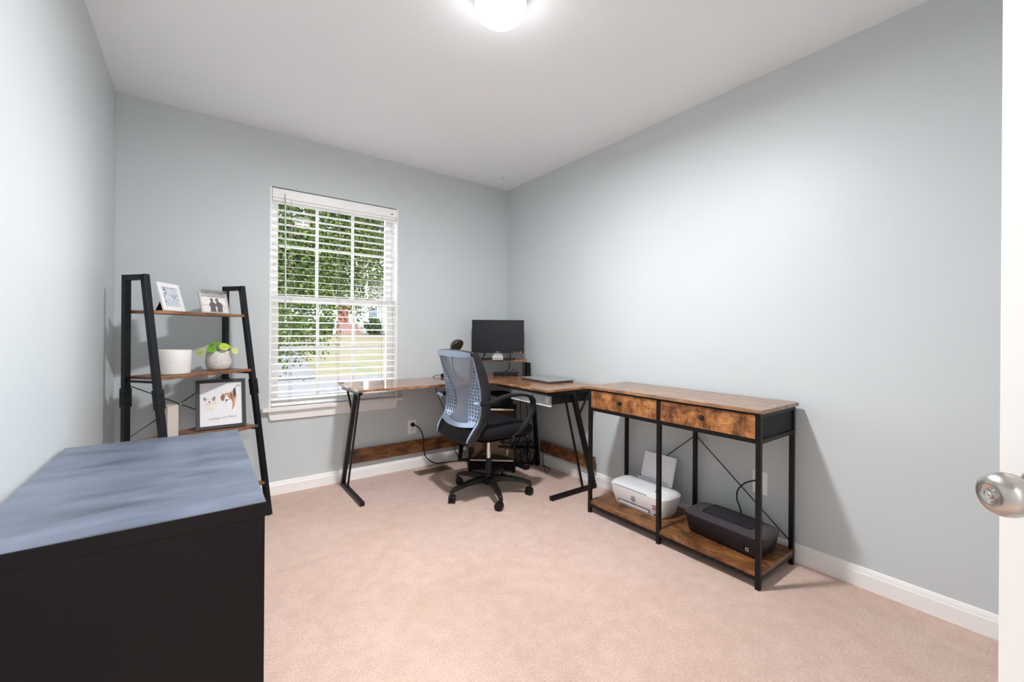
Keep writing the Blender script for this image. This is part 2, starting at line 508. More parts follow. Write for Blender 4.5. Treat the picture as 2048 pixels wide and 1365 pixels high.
for x in (0.505, 0.820, 1.138):
    for y in (YB + 0.0065, YB + 0.0575):
        mb.tube([(x, y, WZ0 + 0.02), (x, y, 2.03)], 0.0009, 5)
    mb.tube([(x + 0.012, YB + 0.032, WZ0 + 0.02), (x + 0.012, YB + 0.032, 2.03)], 0.0009, 5)
part('ladder_cord', mb, plain('cord_grey', (0.38, 0.34, 0.32), 0.8), bl, world=True)
part('tilt_wand', MB().tube([(0.466, YB - 0.012, 2.03), (0.472, YB - 0.014, 1.255)], 0.0045, 8).tube([(0.466, YB + 0.004, 2.03), (0.466, YB - 0.012, 2.028)], .003, 6), plain('wand', (0.62, 0.61, 0.62), 0.25), bl, smooth=40, world=True)
part('cord_lock', MB().box((1.205, YB - 0.0055, 2.020), (1.222, YB - 0.004, 2.026)), BLACK, bl, world=True)

# ------------------------------------------------------------------ ceiling lamp
m, nt, p = mat('lamp_glass_lit')
p.inputs['Base Color'].default_value = (0.9, 0.9, 0.88, 1); p.inputs['Roughness'].default_value = 0.3
p.inputs['Emission Color'].default_value = (0.97, 0.98, 1.0, 1); p.inputs['Emission Strength'].default_value = LAMP_EMIT
LAMPM = m
lp = thing('ceiling_light', 'small round white flush ceiling lamp, switched on', 'ceiling light', (0.945, 1.37, H), 0)
part('canopy', MB().lathe([(0.090, -0.001), (0.100, -0.010), (0.1015, -0.050), (0.0985, -0.0505)][::-1], n=40), plain('lamp_white', (0.8, 0.8, 0.79), 0.4), lp, smooth=40)
part('glass_shade', MB().lathe([(0, -0.120), (0.03, -0.1185), (0.058, -0.112), (0.082, -0.098), (0.094, -0.080), (0.0985, -0.062), (0.0980, -0.051)], n=48), LAMPM, lp, smooth=60)
al = bpy.data.lights.new('lamp_bulb', 'AREA'); al.shape = 'DISK'; al.size = 0.15; al.energy = LAMP_W; al.color = (0.985, 0.985, 1.0)
alo = bpy.data.objects.new('lamp_bulb', al); COL.objects.link(alo); alo.parent = lp; alo.location = (0, 0, -0.1215)
# fill lamp added out of view, brightening the room through the open doorway
hl = thing('ceiling_light', 'added unseen fill lamp on the ceiling of the hall behind the doorway', 'ceiling light', (0.15, YF - 0.95, H), 0)
m, nt, p = mat('hall_fill_lit')
p.inputs['Base Color'].default_value = (0.9, 0.9, 0.9, 1)
p.inputs['Emission Color'].default_value = (1.0, 0.97, 0.93, 1); p.inputs['Emission Strength'].default_value = HALL_FILL
part('glass_shade', MB().lathe([(0, -0.10), (0.06, -0.095), (0.11, -0.075), (0.13, -0.045), (0.13, -0.02)], n=40), m, hl, smooth=60)
part('canopy', MB().lathe([(0.135, -0.02), (0.135, -0.001)], n=40), TRIM, hl, smooth=40)

HKX, HKY = 2.100, 2.995
single('ceiling_hook', MB().lathe([(.006, H - .003), (.006, H - .0003)], (HKX, HKY, 0), 12).tube([(HKX, HKY, H - .003), (HKX, HKY, H - .012), (HKX + .006, HKY, H - .018), (HKX + .010, HKY, H - .012)], .0015, 6), STEEL, 'tiny metal hook in the ceiling near the window corner', 'hook')

# ------------------------------------------------------------------ outside
def outside():
    random.seed(5)
    m, nt, p = mat('lawn'); v = coords(nt)
    r = ramp(nt, noise(nt, v, 0.9, 7, 0.7), [(0.36, (0.034, 0.043, 0.009)), (0.5, (0.064, 0.052, 0.020)), (0.64, (0.086, 0.054, 0.034))])
    L(nt, r.outputs[0], p.inputs['Base Color']); p.inputs['Roughness'].default_value = 1
    bump(nt, p, noise(nt, v, 12, 4), 0.6, 0.03)
    def gz(x, y):
        if y < 16.5: return -0.62
        if y < 40: return -0.62 + (y - 16.5) / 23.5 * 1.50
        return 0.88
    mb = MB(); xs = [-30 + i * 6 for i in range(18)]; ys = [16.5, 22, 28, 34, 40, 48, 60, 90]
    vs = [(x, y, gz(x, y) + (0.06 * math.sin(x * 0.7 + y * .3) if y > 17 else 0)) for y in ys for x in xs]
    vs += [(x, y, -1.6) for y in (16.5, 90) for x in (xs[0], xs[-1])]
    nx = len(xs)
    mb.add(vs, [(j * nx + i, j * nx + i + 1, (j + 1) * nx + i + 1, (j + 1) * nx + i) for j in range(len(ys) - 1) for i in range(nx - 1)])
    o = struct('lawn', mb, m, smooth=60)
    ROAD = plain('asphalt', (0.042, 0.040, 0.044), 0.95, var=0.12, vscale=3, bmp=0.3)
    mb = MB().box((-30, YB + WT + 3.2, -0.9), (72, 16.5, -0.60)); struct('road', mb, ROAD)
    mb = MB().prism([(0.2, 16.5), (3.4, 16.5), (3.9, 21), (4.6, 27), (5.0, 30), (2.5, 30), (1.2, 22)], 0, 0.02)
    mb.v = [(x, y, gz(x, y) + z + 0.03 + (0.05 if y > 17 else 0)) for x, y, z in mb.v]
    struct('driveway', mb, ROAD)
    m2 = plain('near_grass', (0.10, 0.13, 0.04), 1.0, var=0.4, vscale=6)
    struct('front_yard', MB().box((-12, YB + WT, -0.9), (20, YB + WT + 3.2, -0.62)), m2)
    # house with a red door
    hs = thing('house', 'white house with a red front door and brick steps across the lawn', 'house', (14, 44, 0.8), 0)
    SID = plain('siding', (0.26, 0.25, 0.245), 0.8, var=0.04, vscale=1)
    mb = MB().box((2.0, 41.6, 0.6), (26, 50, 6.2)); part('wall', mb, SID, hs, world=True)
    mb = MB(); mb.add([(1.4, 40.9, 6.2), (26.6, 40.9, 6.2), (26.6, 50.6, 6.2), (1.4, 50.6, 6.2), (1.4, 45.8, 9.4), (26.6, 45.8, 9.4)], [(0, 1, 5, 4), (2, 3, 4, 5), (0, 4, 3), (1, 2, 5), (0, 3, 2, 1)])
    part('roof', mb, plain('shingle', (0.16, 0.14, 0.13), 0.95, var=0.2, vscale=8), hs, world=True)
    RED = plain('red_paint', (0.20, 0.015, 0.018), 0.4)
    mb = MB().box((10.45, 41.45, 1.90), (11.42, 41.6, 4.0)); dr = part('door', mb, RED, hs, bevel=0.02, world=True)
    mb = MB().box((10.3, 41.5, 1.9), (10.44, 41.6, 4.15)).box((11.43, 41.5, 1.9), (11.57, 41.6, 4.15)).box((10.44, 41.5, 4.01), (11.43, 41.6, 4.15))
    part('door_frame', mb, TRIM, hs, world=True)
    m, nt, p = mat('brick'); b = N(nt, 'ShaderNodeTexBrick', i_Scale=4.0); b.inputs['Color1'].default_value = (0.16, 0.05, 0.035, 1); b.inputs['Color2'].default_value = (0.12, 0.035, 0.028, 1); b.inputs['Mortar'].default_value = (0.22, 0.18, 0.16, 1)
    tc = N(nt, 'ShaderNodeTexCoord'); mp = N(nt, 'ShaderNodeMapping'); mp.inputs['Rotation'].default_value = (math.pi / 2, 0, 0); L(nt, tc.outputs['Object'], mp.inputs[0]); L(nt, mp.outputs[0], b.inputs[0]); L(nt, b.outputs[0], p.inputs['Base Color'])
    mb = MB()
    for k in range(5): mb.box((9.95 - 0.0 * k, 39.6 + 0.32 * k, 0.7), (12.0, 39.92 + 0.32 * k + (0.4 if k == 4 else 0), 0.88 + 0.2 * (k + 1)))
    part('brick_steps', mb, m, hs, world=True)
    mb = MB()
    for x in (9.6, 12.5): mb.box((x, 39.9, 0.8), (x + 0.28, 40.2, 5.8))
    each('porch_column', mb, TRIM, hs)
    for x0 in (4.2, 7.0, 13.2, 16.4):
        w_ = part('window', MB().box((x0, 41.52, 1.3 if x0 > 12 else 2.1), (x0 + 1.0, 41.6, 3.6)), TRIM, hs, world=True)
        part('pane', MB().box((x0 + .08, 41.50, 1.4 if x0 > 12 else 2.2), (x0 + .92, 41.515, 3.5)), plain('dark_pane', (0.05, 0.07, 0.09), 0.1), w_, world=False)
        w_.children[0].data.transform(Matrix.Translation((-14, -44, -0.8)))
    # leaves
    def leafmat(name, a, b_, c):
        m, nt, p = mat(name); v = coords(nt)
        r = ramp(nt, noise(nt, v, 5, 5, 0.8), [(0.32, a), (0.5, b_), (0.68, c)])
        L(nt, r.outputs[0], p.inputs['Base Color']); p.inputs['Roughness'].default_value = 0.75
        p.inputs['Specular IOR Level'].default_value = 0.15
        return m
    LEAF = leafmat('tree_leaf', (0.008, 0.013, 0.004), (0.032, 0.052, 0.010), (0.120, 0.150, 0.026))
    LEAFD = leafmat('bush_leaf', (0.008, 0.016, 0.006), (0.02, 0.038, 0.01), (0.045, 0.068, 0.02))
    BARK = plain('bark', (0.045, 0.035, 0.03), 0.95, var=0.4, vscale=12, bmp=0.6)
    def leaves(mb, c, s, rnd):
        n = Vector((rnd.gauss(0, .7), rnd.gauss(-.5, .7), rnd.gauss(.5, .5))).normalized()
        a = n.cross(Vector((rnd.random() - .5, rnd.random() - .5, rnd.random() - .5))).normalized(); b2 = n.cross(a)
        c = Vector(c)
        P = [c - a * s * .5, c - a * s * .1 + b2 * s * .36 + n * s * .06, c + a * s * .3 + b2 * s * .26 + n * s * .05, c + a * s * .55 - n * s * .05, c + a * s * .3 - b2 * s * .26 + n * s * .05, c - a * s * .1 - b2 * s * .36 + n * s * .06]
        mb.add(P, [(0, 1, 2, 3), (0, 3, 4, 5)])
    def crown(blobs, n, s, seed):
        rnd = random.Random(seed); mb = MB()
        tot = sum(b[3] * b[4] * b[5] for b in blobs)
        for b in blobs:
            k = int(n * b[3] * b[4] * b[5] / tot)
            # leaves come in clusters
            cl = max(6, k // 26)
            for _ in range(cl):
                while True:
                    q = [rnd.uniform(-1, 1) for _ in range(3)]
                    d = sum(x * x for x in q)
                    if 0.08 < d < 1: break
                cc = [b[i] + q[i] * b[i + 3] for i in range(3)]
                for __ in range(26):
                    leaves(mb, [cc[i] + rnd.gauss(0, 0.13) for i in range(3)], s * rnd.uniform(.7, 1.3), rnd)
        return mb
    def tree(name, label, base, trunk, blobs, n, s, seed, lm, group=None, tr=0.14):
        t = thing(name, label, 'tree' if 'tree' in name else 'bush', base, 0, group)
        if trunk:
            mb = MB()
            for path, r0, r1 in trunk:
                P = bez(path, 6); mb.tube(P, r0, 10, radii=[r0 + (r1 - r0) * i / (len(P) - 1) for i in range(len(P))])
            part('trunk', mb, BARK, t, smooth=60, world=True)
        part('foliage', crown(blobs, n, s, seed), lm, t, world=True)
        return t
    tree('leafy_tree', 'leafy green tree close outside the window, its branches filling the upper panes', (0.62, 7.5, -0.62),
         [([(0.62, 7.5, -0.62), (0.74, 7.5, 0.8), (1.05, 7.5, 1.8), (1.45, 7.5, 2.8), (1.6, 7.6, 4.2)], 0.12, 0.05),
          ([(0.80, 7.48, 1.2), (0.9, 7.2, 2.4), (0.5, 7.0, 3.2)], 0.05, 0.02), ([(1.2, 7.48, 2.1), (1.9, 7.2, 2.3), (2.6, 6.9, 2.5)], 0.045, 0.015),
          ([(0.70, 7.48, 0.6), (1.0, 7.0, 1.2), (1.35, 6.7, 1.3)], 0.03, 0.010)],
         [(1.2, 6.8, 3.1, 1.3, 0.9, 1.0), (2.1, 7.0, 2.75, 0.7, 0.8, 0.65), (0.95, 6.6, 2.1, 0.75, 0.6, 0.75), (1.6, 6.9, 1.85, 0.75, 0.6, 0.45), (1.0, 6.5, 1.25, 0.55, 0.45, 0.55),
          (2.5, 7.2, 3.6, 1.2, 0.9, 0.8), (0.2, 6.9, 2.6, 0.8, 0.7, 1.1), (1.95, 6.9, 2.1, 0.45, 0.5, 0.40), (1.45, 6.6, 1.50, 0.35, 0.3, 0.22), (1.3, 6.5, 1.02, 0.35, 0.3, 0.16), (0.95, 6.5, 0.85, 0.3, 0.3, 0.2)],
         62000, 0.040, 3, LEAF)
    tree('leafy_tree', 'spreading green tree behind the near tree, left of the white house', (3.2, 24.0, -0.3),
         [([(3.2, 24, -0.3), (3.3, 24, 2.5), (3.1, 24, 5)], 0.22, 0.1)],
         [(3.4, 24, 5.2, 3.2, 2.0, 2.4), (4.6, 24.5, 3.6, 1.7, 1.5, 1.3), (2.6, 23.6, 3.0, 1.6, 1.2, 1.2)], 9000, 0.19, 9, LEAF)
    tree('leafy_tree', 'tall green tree on the lawn near the right end of the white house', (16.4, 37.0, 0.7),
         [([(16.4, 37, 0.6), (16.4, 37, 3.5), (16.2, 37, 6)], 0.22, 0.1)],
         [(15.4, 37, 7.4, 3.2, 2, 2.6), (12.0, 36.5, 9.2, 3.0, 2, 1.8), (14.6, 37, 4.6, 1.6, 1, 1.1)], 8000, 0.26, 11, LEAF)
    for i, (x, y, z, lab) in enumerate(((6.7, 39.4, 1.0, 'round dark bush at the left of the brick steps of the white house'), (8.7, 39.3, 1.0, 'dark bush just beside the brick steps, left side'), (13.0, 39.2, 1.0, 'dark bush just right of the brick steps'), (15.4, 39.4, 1.0, 'dark bush under the right window of the white house'))):
        tree('garden_bush', lab, (x, y, z - .2), None, [(x, y, z + .5, .8, .55, .75)], 1100, 0.2, 20 + i, LEAFD, group='bushes along the front of the white house')
outside()

# ------------------------------------------------------------------ black cabinet
CABT = None
def cab_mat(name, col, dust_sheen, rough):
    """black laminate; upward faces get a dusty film plus window reflection painted as pale streaks"""
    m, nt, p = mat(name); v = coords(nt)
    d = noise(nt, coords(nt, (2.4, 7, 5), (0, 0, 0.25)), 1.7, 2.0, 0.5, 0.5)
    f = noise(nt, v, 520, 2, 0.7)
    r = ramp(nt, d, [(0.16, tuple(c * 0.30 for c in dust_sheen)), (0.45, tuple(c * 0.82 for c in dust_sheen)), (0.74, tuple(c * 1.2 for c in dust_sheen))])  # bluish tone also stands in for reflected window and wall
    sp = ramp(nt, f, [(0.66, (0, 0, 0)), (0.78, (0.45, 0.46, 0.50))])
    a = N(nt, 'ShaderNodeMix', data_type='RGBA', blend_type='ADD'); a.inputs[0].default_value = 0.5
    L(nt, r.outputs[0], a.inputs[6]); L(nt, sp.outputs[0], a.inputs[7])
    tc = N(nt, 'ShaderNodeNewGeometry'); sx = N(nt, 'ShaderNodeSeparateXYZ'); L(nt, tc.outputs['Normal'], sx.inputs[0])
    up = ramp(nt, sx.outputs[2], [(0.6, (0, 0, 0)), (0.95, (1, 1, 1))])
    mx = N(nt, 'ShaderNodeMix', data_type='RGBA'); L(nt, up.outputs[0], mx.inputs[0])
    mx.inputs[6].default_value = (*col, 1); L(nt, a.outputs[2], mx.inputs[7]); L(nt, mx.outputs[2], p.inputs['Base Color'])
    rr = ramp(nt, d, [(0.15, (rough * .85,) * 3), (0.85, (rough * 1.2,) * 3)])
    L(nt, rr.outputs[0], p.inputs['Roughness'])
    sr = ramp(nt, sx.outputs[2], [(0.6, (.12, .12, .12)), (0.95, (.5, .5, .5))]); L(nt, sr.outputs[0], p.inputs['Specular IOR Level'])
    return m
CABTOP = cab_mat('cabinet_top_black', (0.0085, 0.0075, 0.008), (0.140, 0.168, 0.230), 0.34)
CABBODY = plain('cabinet_black', (0.007, 0.0058, 0.0062), 0.55, spec=0.14, var=0.1, vscale=3)
cb = thing('black_cabinet', 'wide black cabinet with a dusty matt top, bluish sheen painted in, standing against the left wall', 'cabinet', (-0.12, 1.64, 0), 0)
cx0, cx1, cy0, cy1 = -0.372, 0.134, 1.176, 2.105
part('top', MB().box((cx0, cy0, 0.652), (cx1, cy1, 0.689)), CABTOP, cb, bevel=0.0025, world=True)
part('body', MB().box((cx0 + .004, cy0 + .023, 0.04), (cx1 - .020, cy1 - .023, 0.6515)).box((cx0 + .004, cy0 + .003, 0), (cx1 - .003, cy0 + .0225, .6515)).box((cx0 + .004, cy1 - .0225, 0), (cx1 - .003, cy1 - .003, .6515)).box((cx0 + .02, cy0 + .024, 0), (cx1 - .04, cy1 - .024, 0.0395)), CABBODY, cb, world=True)
for i in range(3):
    for j in range(2):
        z0 = 0.055 + i * 0.198; ym = (cy0 + cy1) / 2; ya, yb2 = (cy0 + .025, ym - .002) if j == 0 else (ym + .002, cy1 - .025)
        d_ = part('drawer', MB().box((cx1 - .0195, ya, z0), (cx1 - .003, yb2, z0 + 0.192)), CABBODY, cb, bevel=0.002, world=True)
        h_ = MB().lathe([(0.006, 0), (0.006, 0.012), (0.013, 0.018), (0.013, 0.024), (0, 0.027)], (cx1 - .003 + .12, (ya + yb2) / 2 - 1.64, z0 + .096), 16, Matrix.Rotation(math.pi / 2, 3, 'Y'))
        part('knob', h_, STEEL, d_, smooth=50)

# ------------------------------------------------------------------ ladder shelf
TH = 0.674; LL = 0.542; DB, DT, HT = 0.339, 0.122, 1.374
BRx, BRy = 0.133, 3.168
BL_ = (BRx - LL * math.cos(TH), BRy - LL * math.sin(TH), 0)
lad = thing('ladder_shelf', 'black metal ladder shelf with four brown boards, angled in the left corner', 'shelf', BL_, TH)
def lfd(z): return DB + (DT - DB) * z / HT        # front post distance
PW = 0.027
for sx, nm in ((0, 'left'), (LL, 'right')):
    mb = MB()
    mb.beam((sx, 0, 0), (sx, 0, HT), PW, PW, (0, 1, 0))
    mb.beam((sx, -lfd(0), 0), (sx, -lfd(HT), HT), PW, PW, (0, 1, 0))
    mb.beam((sx, 0.0135, HT - .0135), (sx, -DT - .0135, HT - .0135), PW, PW)
    for z in (0.19, 0.525, 0.86): mb.beam((sx, -.013, z - .012), (sx, -lfd(z) + .013, z - .012), 0.012, 0.012)
    fr = part('side_frame', mb, BLACKB, lad, bevel=0.0015)
    mb = MB(); zc = 0.765
    mb.beam((sx, 0, zc - .047), (sx, 0, zc + .047), PW + .007, PW + .007, (0, 1, 0))
    mb.beam((sx, -lfd(zc - .047), zc - .047), (sx, -lfd(zc + .047), zc + .047), PW + .007, PW + .007, (0, 1, 0))
    each('joining_sleeve', mb, BLACKB, fr, bevel=0.001)
    mb = MB()
    for z in (zc - .023, zc + .023):
        for yy in (0, -lfd(z)):
            s2 = -1 if sx == 0 else 1
            mb.lathe([(0.0065, 0), (0.0065, .002), (0.003, .0035), (0, .0037)], (sx - (PW / 2 + .0035), yy, z), 12, Matrix.Rotation(-math.pi / 2, 3, 'Y'))
            mb.lathe([(0.0065, 0), (0.0065, .002), (0.003, .0035), (0, .0037)], (sx, yy - PW / 2 - .0036, z), 12, Matrix.Rotation(math.pi / 2, 3, 'X'))
    each('screw', mb, BLACK, fr, smooth=40, n=48, m=37)
SHZ = (1.200, 0.872, 0.540, 0.204)
for z in SHZ:
    d = lfd(z)
    part('shelf_board', MB().box((PW / 2, -d - PW / 2, z - 0.015), (LL - PW / 2, PW / 2, z)), LADW, lad, bevel=0.0015)
mb = MB()
mb.tube([(0.012, .004, 0.825), (LL - .012, .004, 0.555)], 0.0025, 6); mb.tube([(0.012, .009, 0.555), (LL - .012, .009, 0.825)], 0.0025, 6)
part('cross_brace', mb, BLACK, lad)
part('brace_screw', MB().lathe([(0.006, 0), (0.006, .003), (0, .005)], (LL / 2, .001, 0.69), 12, Matrix.Rotation(math.pi / 2, 3, 'X')), CHROME, lad, smooth=40)

LM = Matrix.Translation(BL_) @ Matrix.Rotation(TH, 4, 'Z')
def lw(lx, ly, z):  # ladder local (ly>0 towards the room) to world
    return LM @ Vector((lx, -ly, z))
def photo_frame(name, label, p0, alpha, w, h, lean, border, tk, fm, draw, backm=None, stand=True, z_off=0.0, bt=None):
    """p0 = ladder-local bottom-left front point; alpha = turn of the facing towards +lx"""
    loc = lw(p0[0], p0[1], p0[2])
    rz = TH + alpha
    t = thing(name, label, 'picture frame', tuple(loc), rz)
    # local: x right, y = away from viewer, z up, leaning back
    cl, sl = math.cos(lean), math.sin(lean)
    A = Matrix(((1, 0, 0, 0), (0, cl, sl, 0), (0, -sl, cl, 0), (0, 0, 0, 1)))   # (x, depth, up) -> lean back
    # shift so that the rear bottom edge sits on the shelf
    A = Matrix.Translation((0, 0, tk * sl)) @ A
    mb = MB(); mb.T = A
    bt = bt or border
    mb.box((0, 0, 0), (border, tk, h)); mb.box((w - border, 0, 0), (w, tk, h)); mb.box((border, 0, 0), (w - border, tk, border)); mb.box((border, 0, h - bt), (w - border, tk, h))
    part('moulding', mb, fm, t, bevel=0.0012)
    mb = MB(); mb.T = A; mb.box((border * .6, tk * .55, border * .6), (w - border * .6, tk * .98, h - border * .6)); part('backing', mb, BLACK, t)
    mb = MB(); mb.T = A; mats = draw(mb, border, w, h, tk * .5, bt)
    part('picture', mb, mats, t)
    if stand:
        mb = MB()
        top = A @ Vector((w / 2, tk, h * .62)); foot_y = top.y + top.z * 0.42
        mb.add([Vector((w / 2 - .03, top.y, top.z)), Vector((w / 2 + .03, top.y, top.z)), Vector((w / 2 + .036, foot_y, 0.0015)), Vector((w / 2 - .036, foot_y, 0.0015)),
                Vector((w / 2 - .03, top.y + .003, top.z + .003)), Vector((w / 2 + .03, top.y + .003, top.z + .003)), Vector((w / 2 + .036, foot_y + .004, 0.0015)), Vector((w / 2 - .036, foot_y + .004, 0.0015))],
               [(0, 1, 2, 3), (4, 7, 6, 5), (0, 4, 5, 1), (1, 5, 6, 2), (2, 6, 7, 3), (3, 7, 4, 0)])
        part('easel_back', mb, BLACK, t)
    return t
def poly(mb, pts, y, mi, cx=0, cz=0, s=1):
    mb.add([(cx + a * s, y, cz + b * s) for a, b in pts], [tuple(range(len(pts)))], mi)
def ell(cx, cz, rx, rz, n=16, rot=0):
    return [(cx + rx * math.cos(a) * math.cos(rot) - rz * math.sin(a) * math.sin(rot), cz + rx * math.cos(a) * math.sin(rot) + rz * math.sin(a) * math.cos(rot)) for a in [2 * math.pi * i / n for i in range(n)]]
PAPER = plain('print_paper', (0.80, 0.80, 0.83), 0.25, var=0.01)
def solid(n, c, r=0.6): return plain(n, c, r, var=0.1, vscale=60)
BRN = solid('ink_brown', (0.30, 0.13, 0.06)); LBR = solid('ink_tan', (0.55, 0.32, 0.18)); DKI = solid('ink_dark', (0.06, 0.05, 0.05)); CRM = solid('ink_cream', (0.80, 0.74, 0.66)); GRI = solid('ink_grey', (0.28, 0.27, 0.27))
WHI = solid('ink_white', (0.86, 0.84, 0.82))
def dogs(mb, b, w, h, y, bt):
    mb.add([(b, y, b), (w - b, y, b), (w - b, y, h - bt), (b, y, h - bt)], [(0, 1, 2, 3)], 0)
    W, Hh = w - 2 * b, h - 2 * b
    def P(pts, mi, k=1): poly(mb, [(b + a * W, b + c * Hh) for a, c in pts], y - 0.0002 * k, mi)
    # pale dog with dark ears (left)
    P(ell(.25, .50, .13, .16), 4, 1); P(ell(.22, .60, .085, .075), 6, 2)
    P(ell(.115, .63, .028, .045, rot=.4), 5, 3); P(ell(.325, .63, .035, .055, rot=-.5), 5, 3)
    P(ell(.225, .56, .022, .018), 3, 3); P(ell(.19, .615, .014, .010), 3, 3); P(ell(.27, .61, .014, .010), 3, 3); P(ell(.222, .525, .020, .007), 5, 3)
    # brown and white hound (right)
    P([(.62, .70), (.78, .80), (.84, .80), (.87, .66), (.83, .52), (.80, .36), (.76, .34), (.70, .48)], 2, 1)
    P([(.79, .84), (.84, .86), (.86, .72), (.82, .62), (.79, .68)], 3, 2)
    P(ell(.70, .47, .065, .13), 6, 2); P(ell(.80, .33, .018, .06), 6, 2)
    P(ell(.63, .655, .105, .095), 2, 3); P(ell(.625, .61, .050, .075), 6, 4)
    P([(.53, .74), (.57, .69), (.555, .57), (.52, .55), (.475, .64)], 1, 4); P([(.70, .73), (.76, .73), (.785, .62), (.76, .55), (.715, .64)], 1, 4)
    P(ell(.625, .575, .028, .024), 3, 5); P(ell(.58, .64, .016, .012), 3, 5); P(ell(.675, .65, .016, .012), 3, 5); P(ell(.625, .53, .022, .008), 3, 5)
    # tail
    tp = [(.845, .86), (.87, .90), (.91, .925), (.95, .915), (.965, .88), (.955, .875), (.945, .90), (.91, .91), (.88, .89), (.86, .85)]
    P(tp, 3, 2)
    return [PAPER, BRN, LBR, DKI, CRM, GRI, WHI]
bf = photo_frame('picture_frame', 'black framed watercolour print of two dogs with handwriting under them', (0.276, 0.105, 0.5405), -0.62, 0.238, 0.280, 0.22, 0.018, 0.020,
                 plain('black_frame', (0.020, 0.017, 0.018), 0.35), dogs)
ln_ = .22; cl_, sl_ = math.cos(ln_), math.sin(ln_)
AA = Matrix.Translation((0, 0, .020 * sl_)) @ Matrix(((1, 0, 0, 0), (0, cl_, sl_, 0), (0, -sl_, cl_, 0), (0, 0, 0, 1)))
tm = text_mb('Kayliegh and Penas', 0.0172, AA @ frame3((.122, .0093, .060), (1, 0, .05), (-.0, 0, 1)), 0.0001, 0.5)
part('lettering', tm, GRI, bf)

def bluephoto(mb, b, w, h, y, bt):
    m, nt, p = mat('blue_snapshot'); v = coords(nt)
    r = ramp(nt, noise(nt, v, 42, 5, 0.7, 1.5), [(0.34, (0.08, 0.11, 0.18)), (0.44, (0.30, 0.40, 0.56)), (0.50, (0.78, 0.82, 0.86)), (0.62, (0.55, 0.55, 0.50)), (0.7, (0.88, 0.88, 0.86))])
    L(nt, r.outputs[0], p.inputs['Base Color']); p.inputs['Roughness'].default_value = 0.2
    mb.add([(b, y, b), (w - b, y, b), (w - b, y, h - bt), (b, y, h - bt)], [(0, 1, 2, 3)], 0)
    return [m]
photo_frame('picture_frame', 'white framed photograph in blue tones, leaning back on the top shelf', (0.080, 0.142, 1.2005), 0.40, 0.172, 0.150, 0.26, 0.024, 0.010, plain('white_frame', (0.86, 0.86, 0.88), 0.3, var=0.01), bluephoto)
def silh(mb, b, w, h, y, bt):
    mb.add([(b, y, b), (w - b, y, b), (w - b, y, h - bt), (b, y, h - bt)], [(0, 1, 2, 3)], 0)
    W, Hh = w - 2 * b, h - b - bt
    def P(pts, mi, k=1): poly(mb, [(b + a * W, b + c * Hh) for a, c in pts], y - 0.0002 * k, mi)
    P([(.30, 0), (.54, 0), (.53, .35), (.56, .5), (.50, .65), (.40, .70), (.33, .62), (.28, .45), (.33, .3)], 1)
    P(ell(.41, .80, .060, .12), 1, 2)
    P([(.57, 0), (.80, 0), (.80, .35), (.85, .45), (.78, .62), (.68, .72), (.58, .64), (.54, .45), (.60, .3)], 1, 2)
    P(ell(.62, .80, .065, .14), 1, 3); P(ell(.61, .77, .035, .06), 2, 4)
    P([(0, .42), (.30, .44), (.30, .46), (0, .445)], 2, 1); P([(.84, .36), (1, .37), (1, .39), (.84, .38)], 2, 1)
    return [WHI, solid('silhouette', (0.16, 0.13, 0.14)), GRI]
sf = photo_frame('picture_frame', 'silver openwork frame with a photograph of two people standing in dark coats', (0.322, 0.088, 1.2005), 0.10, 0.190, 0.128, 0.20, 0.009, 0.010, plain('silver_frame', (0.72, 0.72, 0.72), 0.35, 0.6), silh, bt=0.030)
mb = MB()
rnd = random.Random(4)
for i in range(17):
    cx = 0.012 + i * 0.0104; zz = 0.128 + rnd.uniform(-.003, .004)
    mb.tube([(cx + 0.007 * math.cos(a), 0.020 + 0.002 * (i % 2), zz + 0.0075 * math.sin(a)) for a in [2 * math.pi * k / 10 for k in range(10)]], 0.0014, 5, closed=True)
mb.tube([(0.0, 0.022, 0.137), (0.19, 0.022, 0.137)], 0.0016, 5)
part('openwork_crest', mb, plain('silver_dark', (0.5, 0.5, 0.5), 0.3, 0.7), sf, smooth=40)

# white pot
m, nt, p = mat('white_ceramic'); v = coords(nt)
p.inputs['Base Color'].default_value = (0.80, 0.775, 0.75, 1); p.inputs['Roughness'].default_value = 0.35
nn2 = noise(nt, coords(nt, (1, 1, 2.2)), 26, 5, 0.7, 1.0); bump(nt, p, nn2, 0.5, 0.004)
WCER = m
c = lw(0.155, 0.105, SHZ[1] + .0006)
pt = thing('ceramic_pot', 'wide white textured ceramic pot, empty, on the second shelf', 'pot', tuple(c), TH)
part('pot_body', MB().lathe([(0.066, 0), (0.070, 0.004), (0.0725, 0.06), (0.0745, 0.124), (0.0735, 0.126), (0.0705, 0.124), (0.069, 0.06), (0.066, 0.010), (0, 0.008)], n=48), WCER, pt, smooth=40)

# plant pot
m, nt, p = mat('carved_pot'); v = coords(nt)
w1 = N(nt, 'ShaderNodeTexWave', wave_type='BANDS', bands_direction='DIAGONAL', i_Scale=60.0, i_Distortion=7.0, i_Detail=1.0, i_Detail_Scale=3.0); L(nt, v, w1.inputs[0])
r = ramp(nt, w1.outputs[1], [(0.25, (0.50, 0.46, 0.43)), (0.55, (0.86, 0.82, 0.80))]); L(nt, r.outputs[0], p.inputs['Base Color']); bump(nt, p, w1.outputs[1], 0.4, 0.002)
p.inputs['Roughness'].default_value = 0.5
CARV = m
c = lw(0.412, 0.100, SHZ[1] + .0006)
pp = thing('potted_plant', 'small round leaved green plant in a carved white round pot', 'plant', tuple(c), -0.12)
prof = [(0.040, 0), (0.050, 0.004), (0.060, 0.018), (0.0640, 0.040), (0.0645, 0.066), (0.0615, 0.092), (0.056, 0.108), (0.053, 0.112), (0.050, 0.110), (0.052, 0.095), (0, 0.092)]
part('pot', MB().lathe(prof, n=48), CARV, pp, smooth=40)
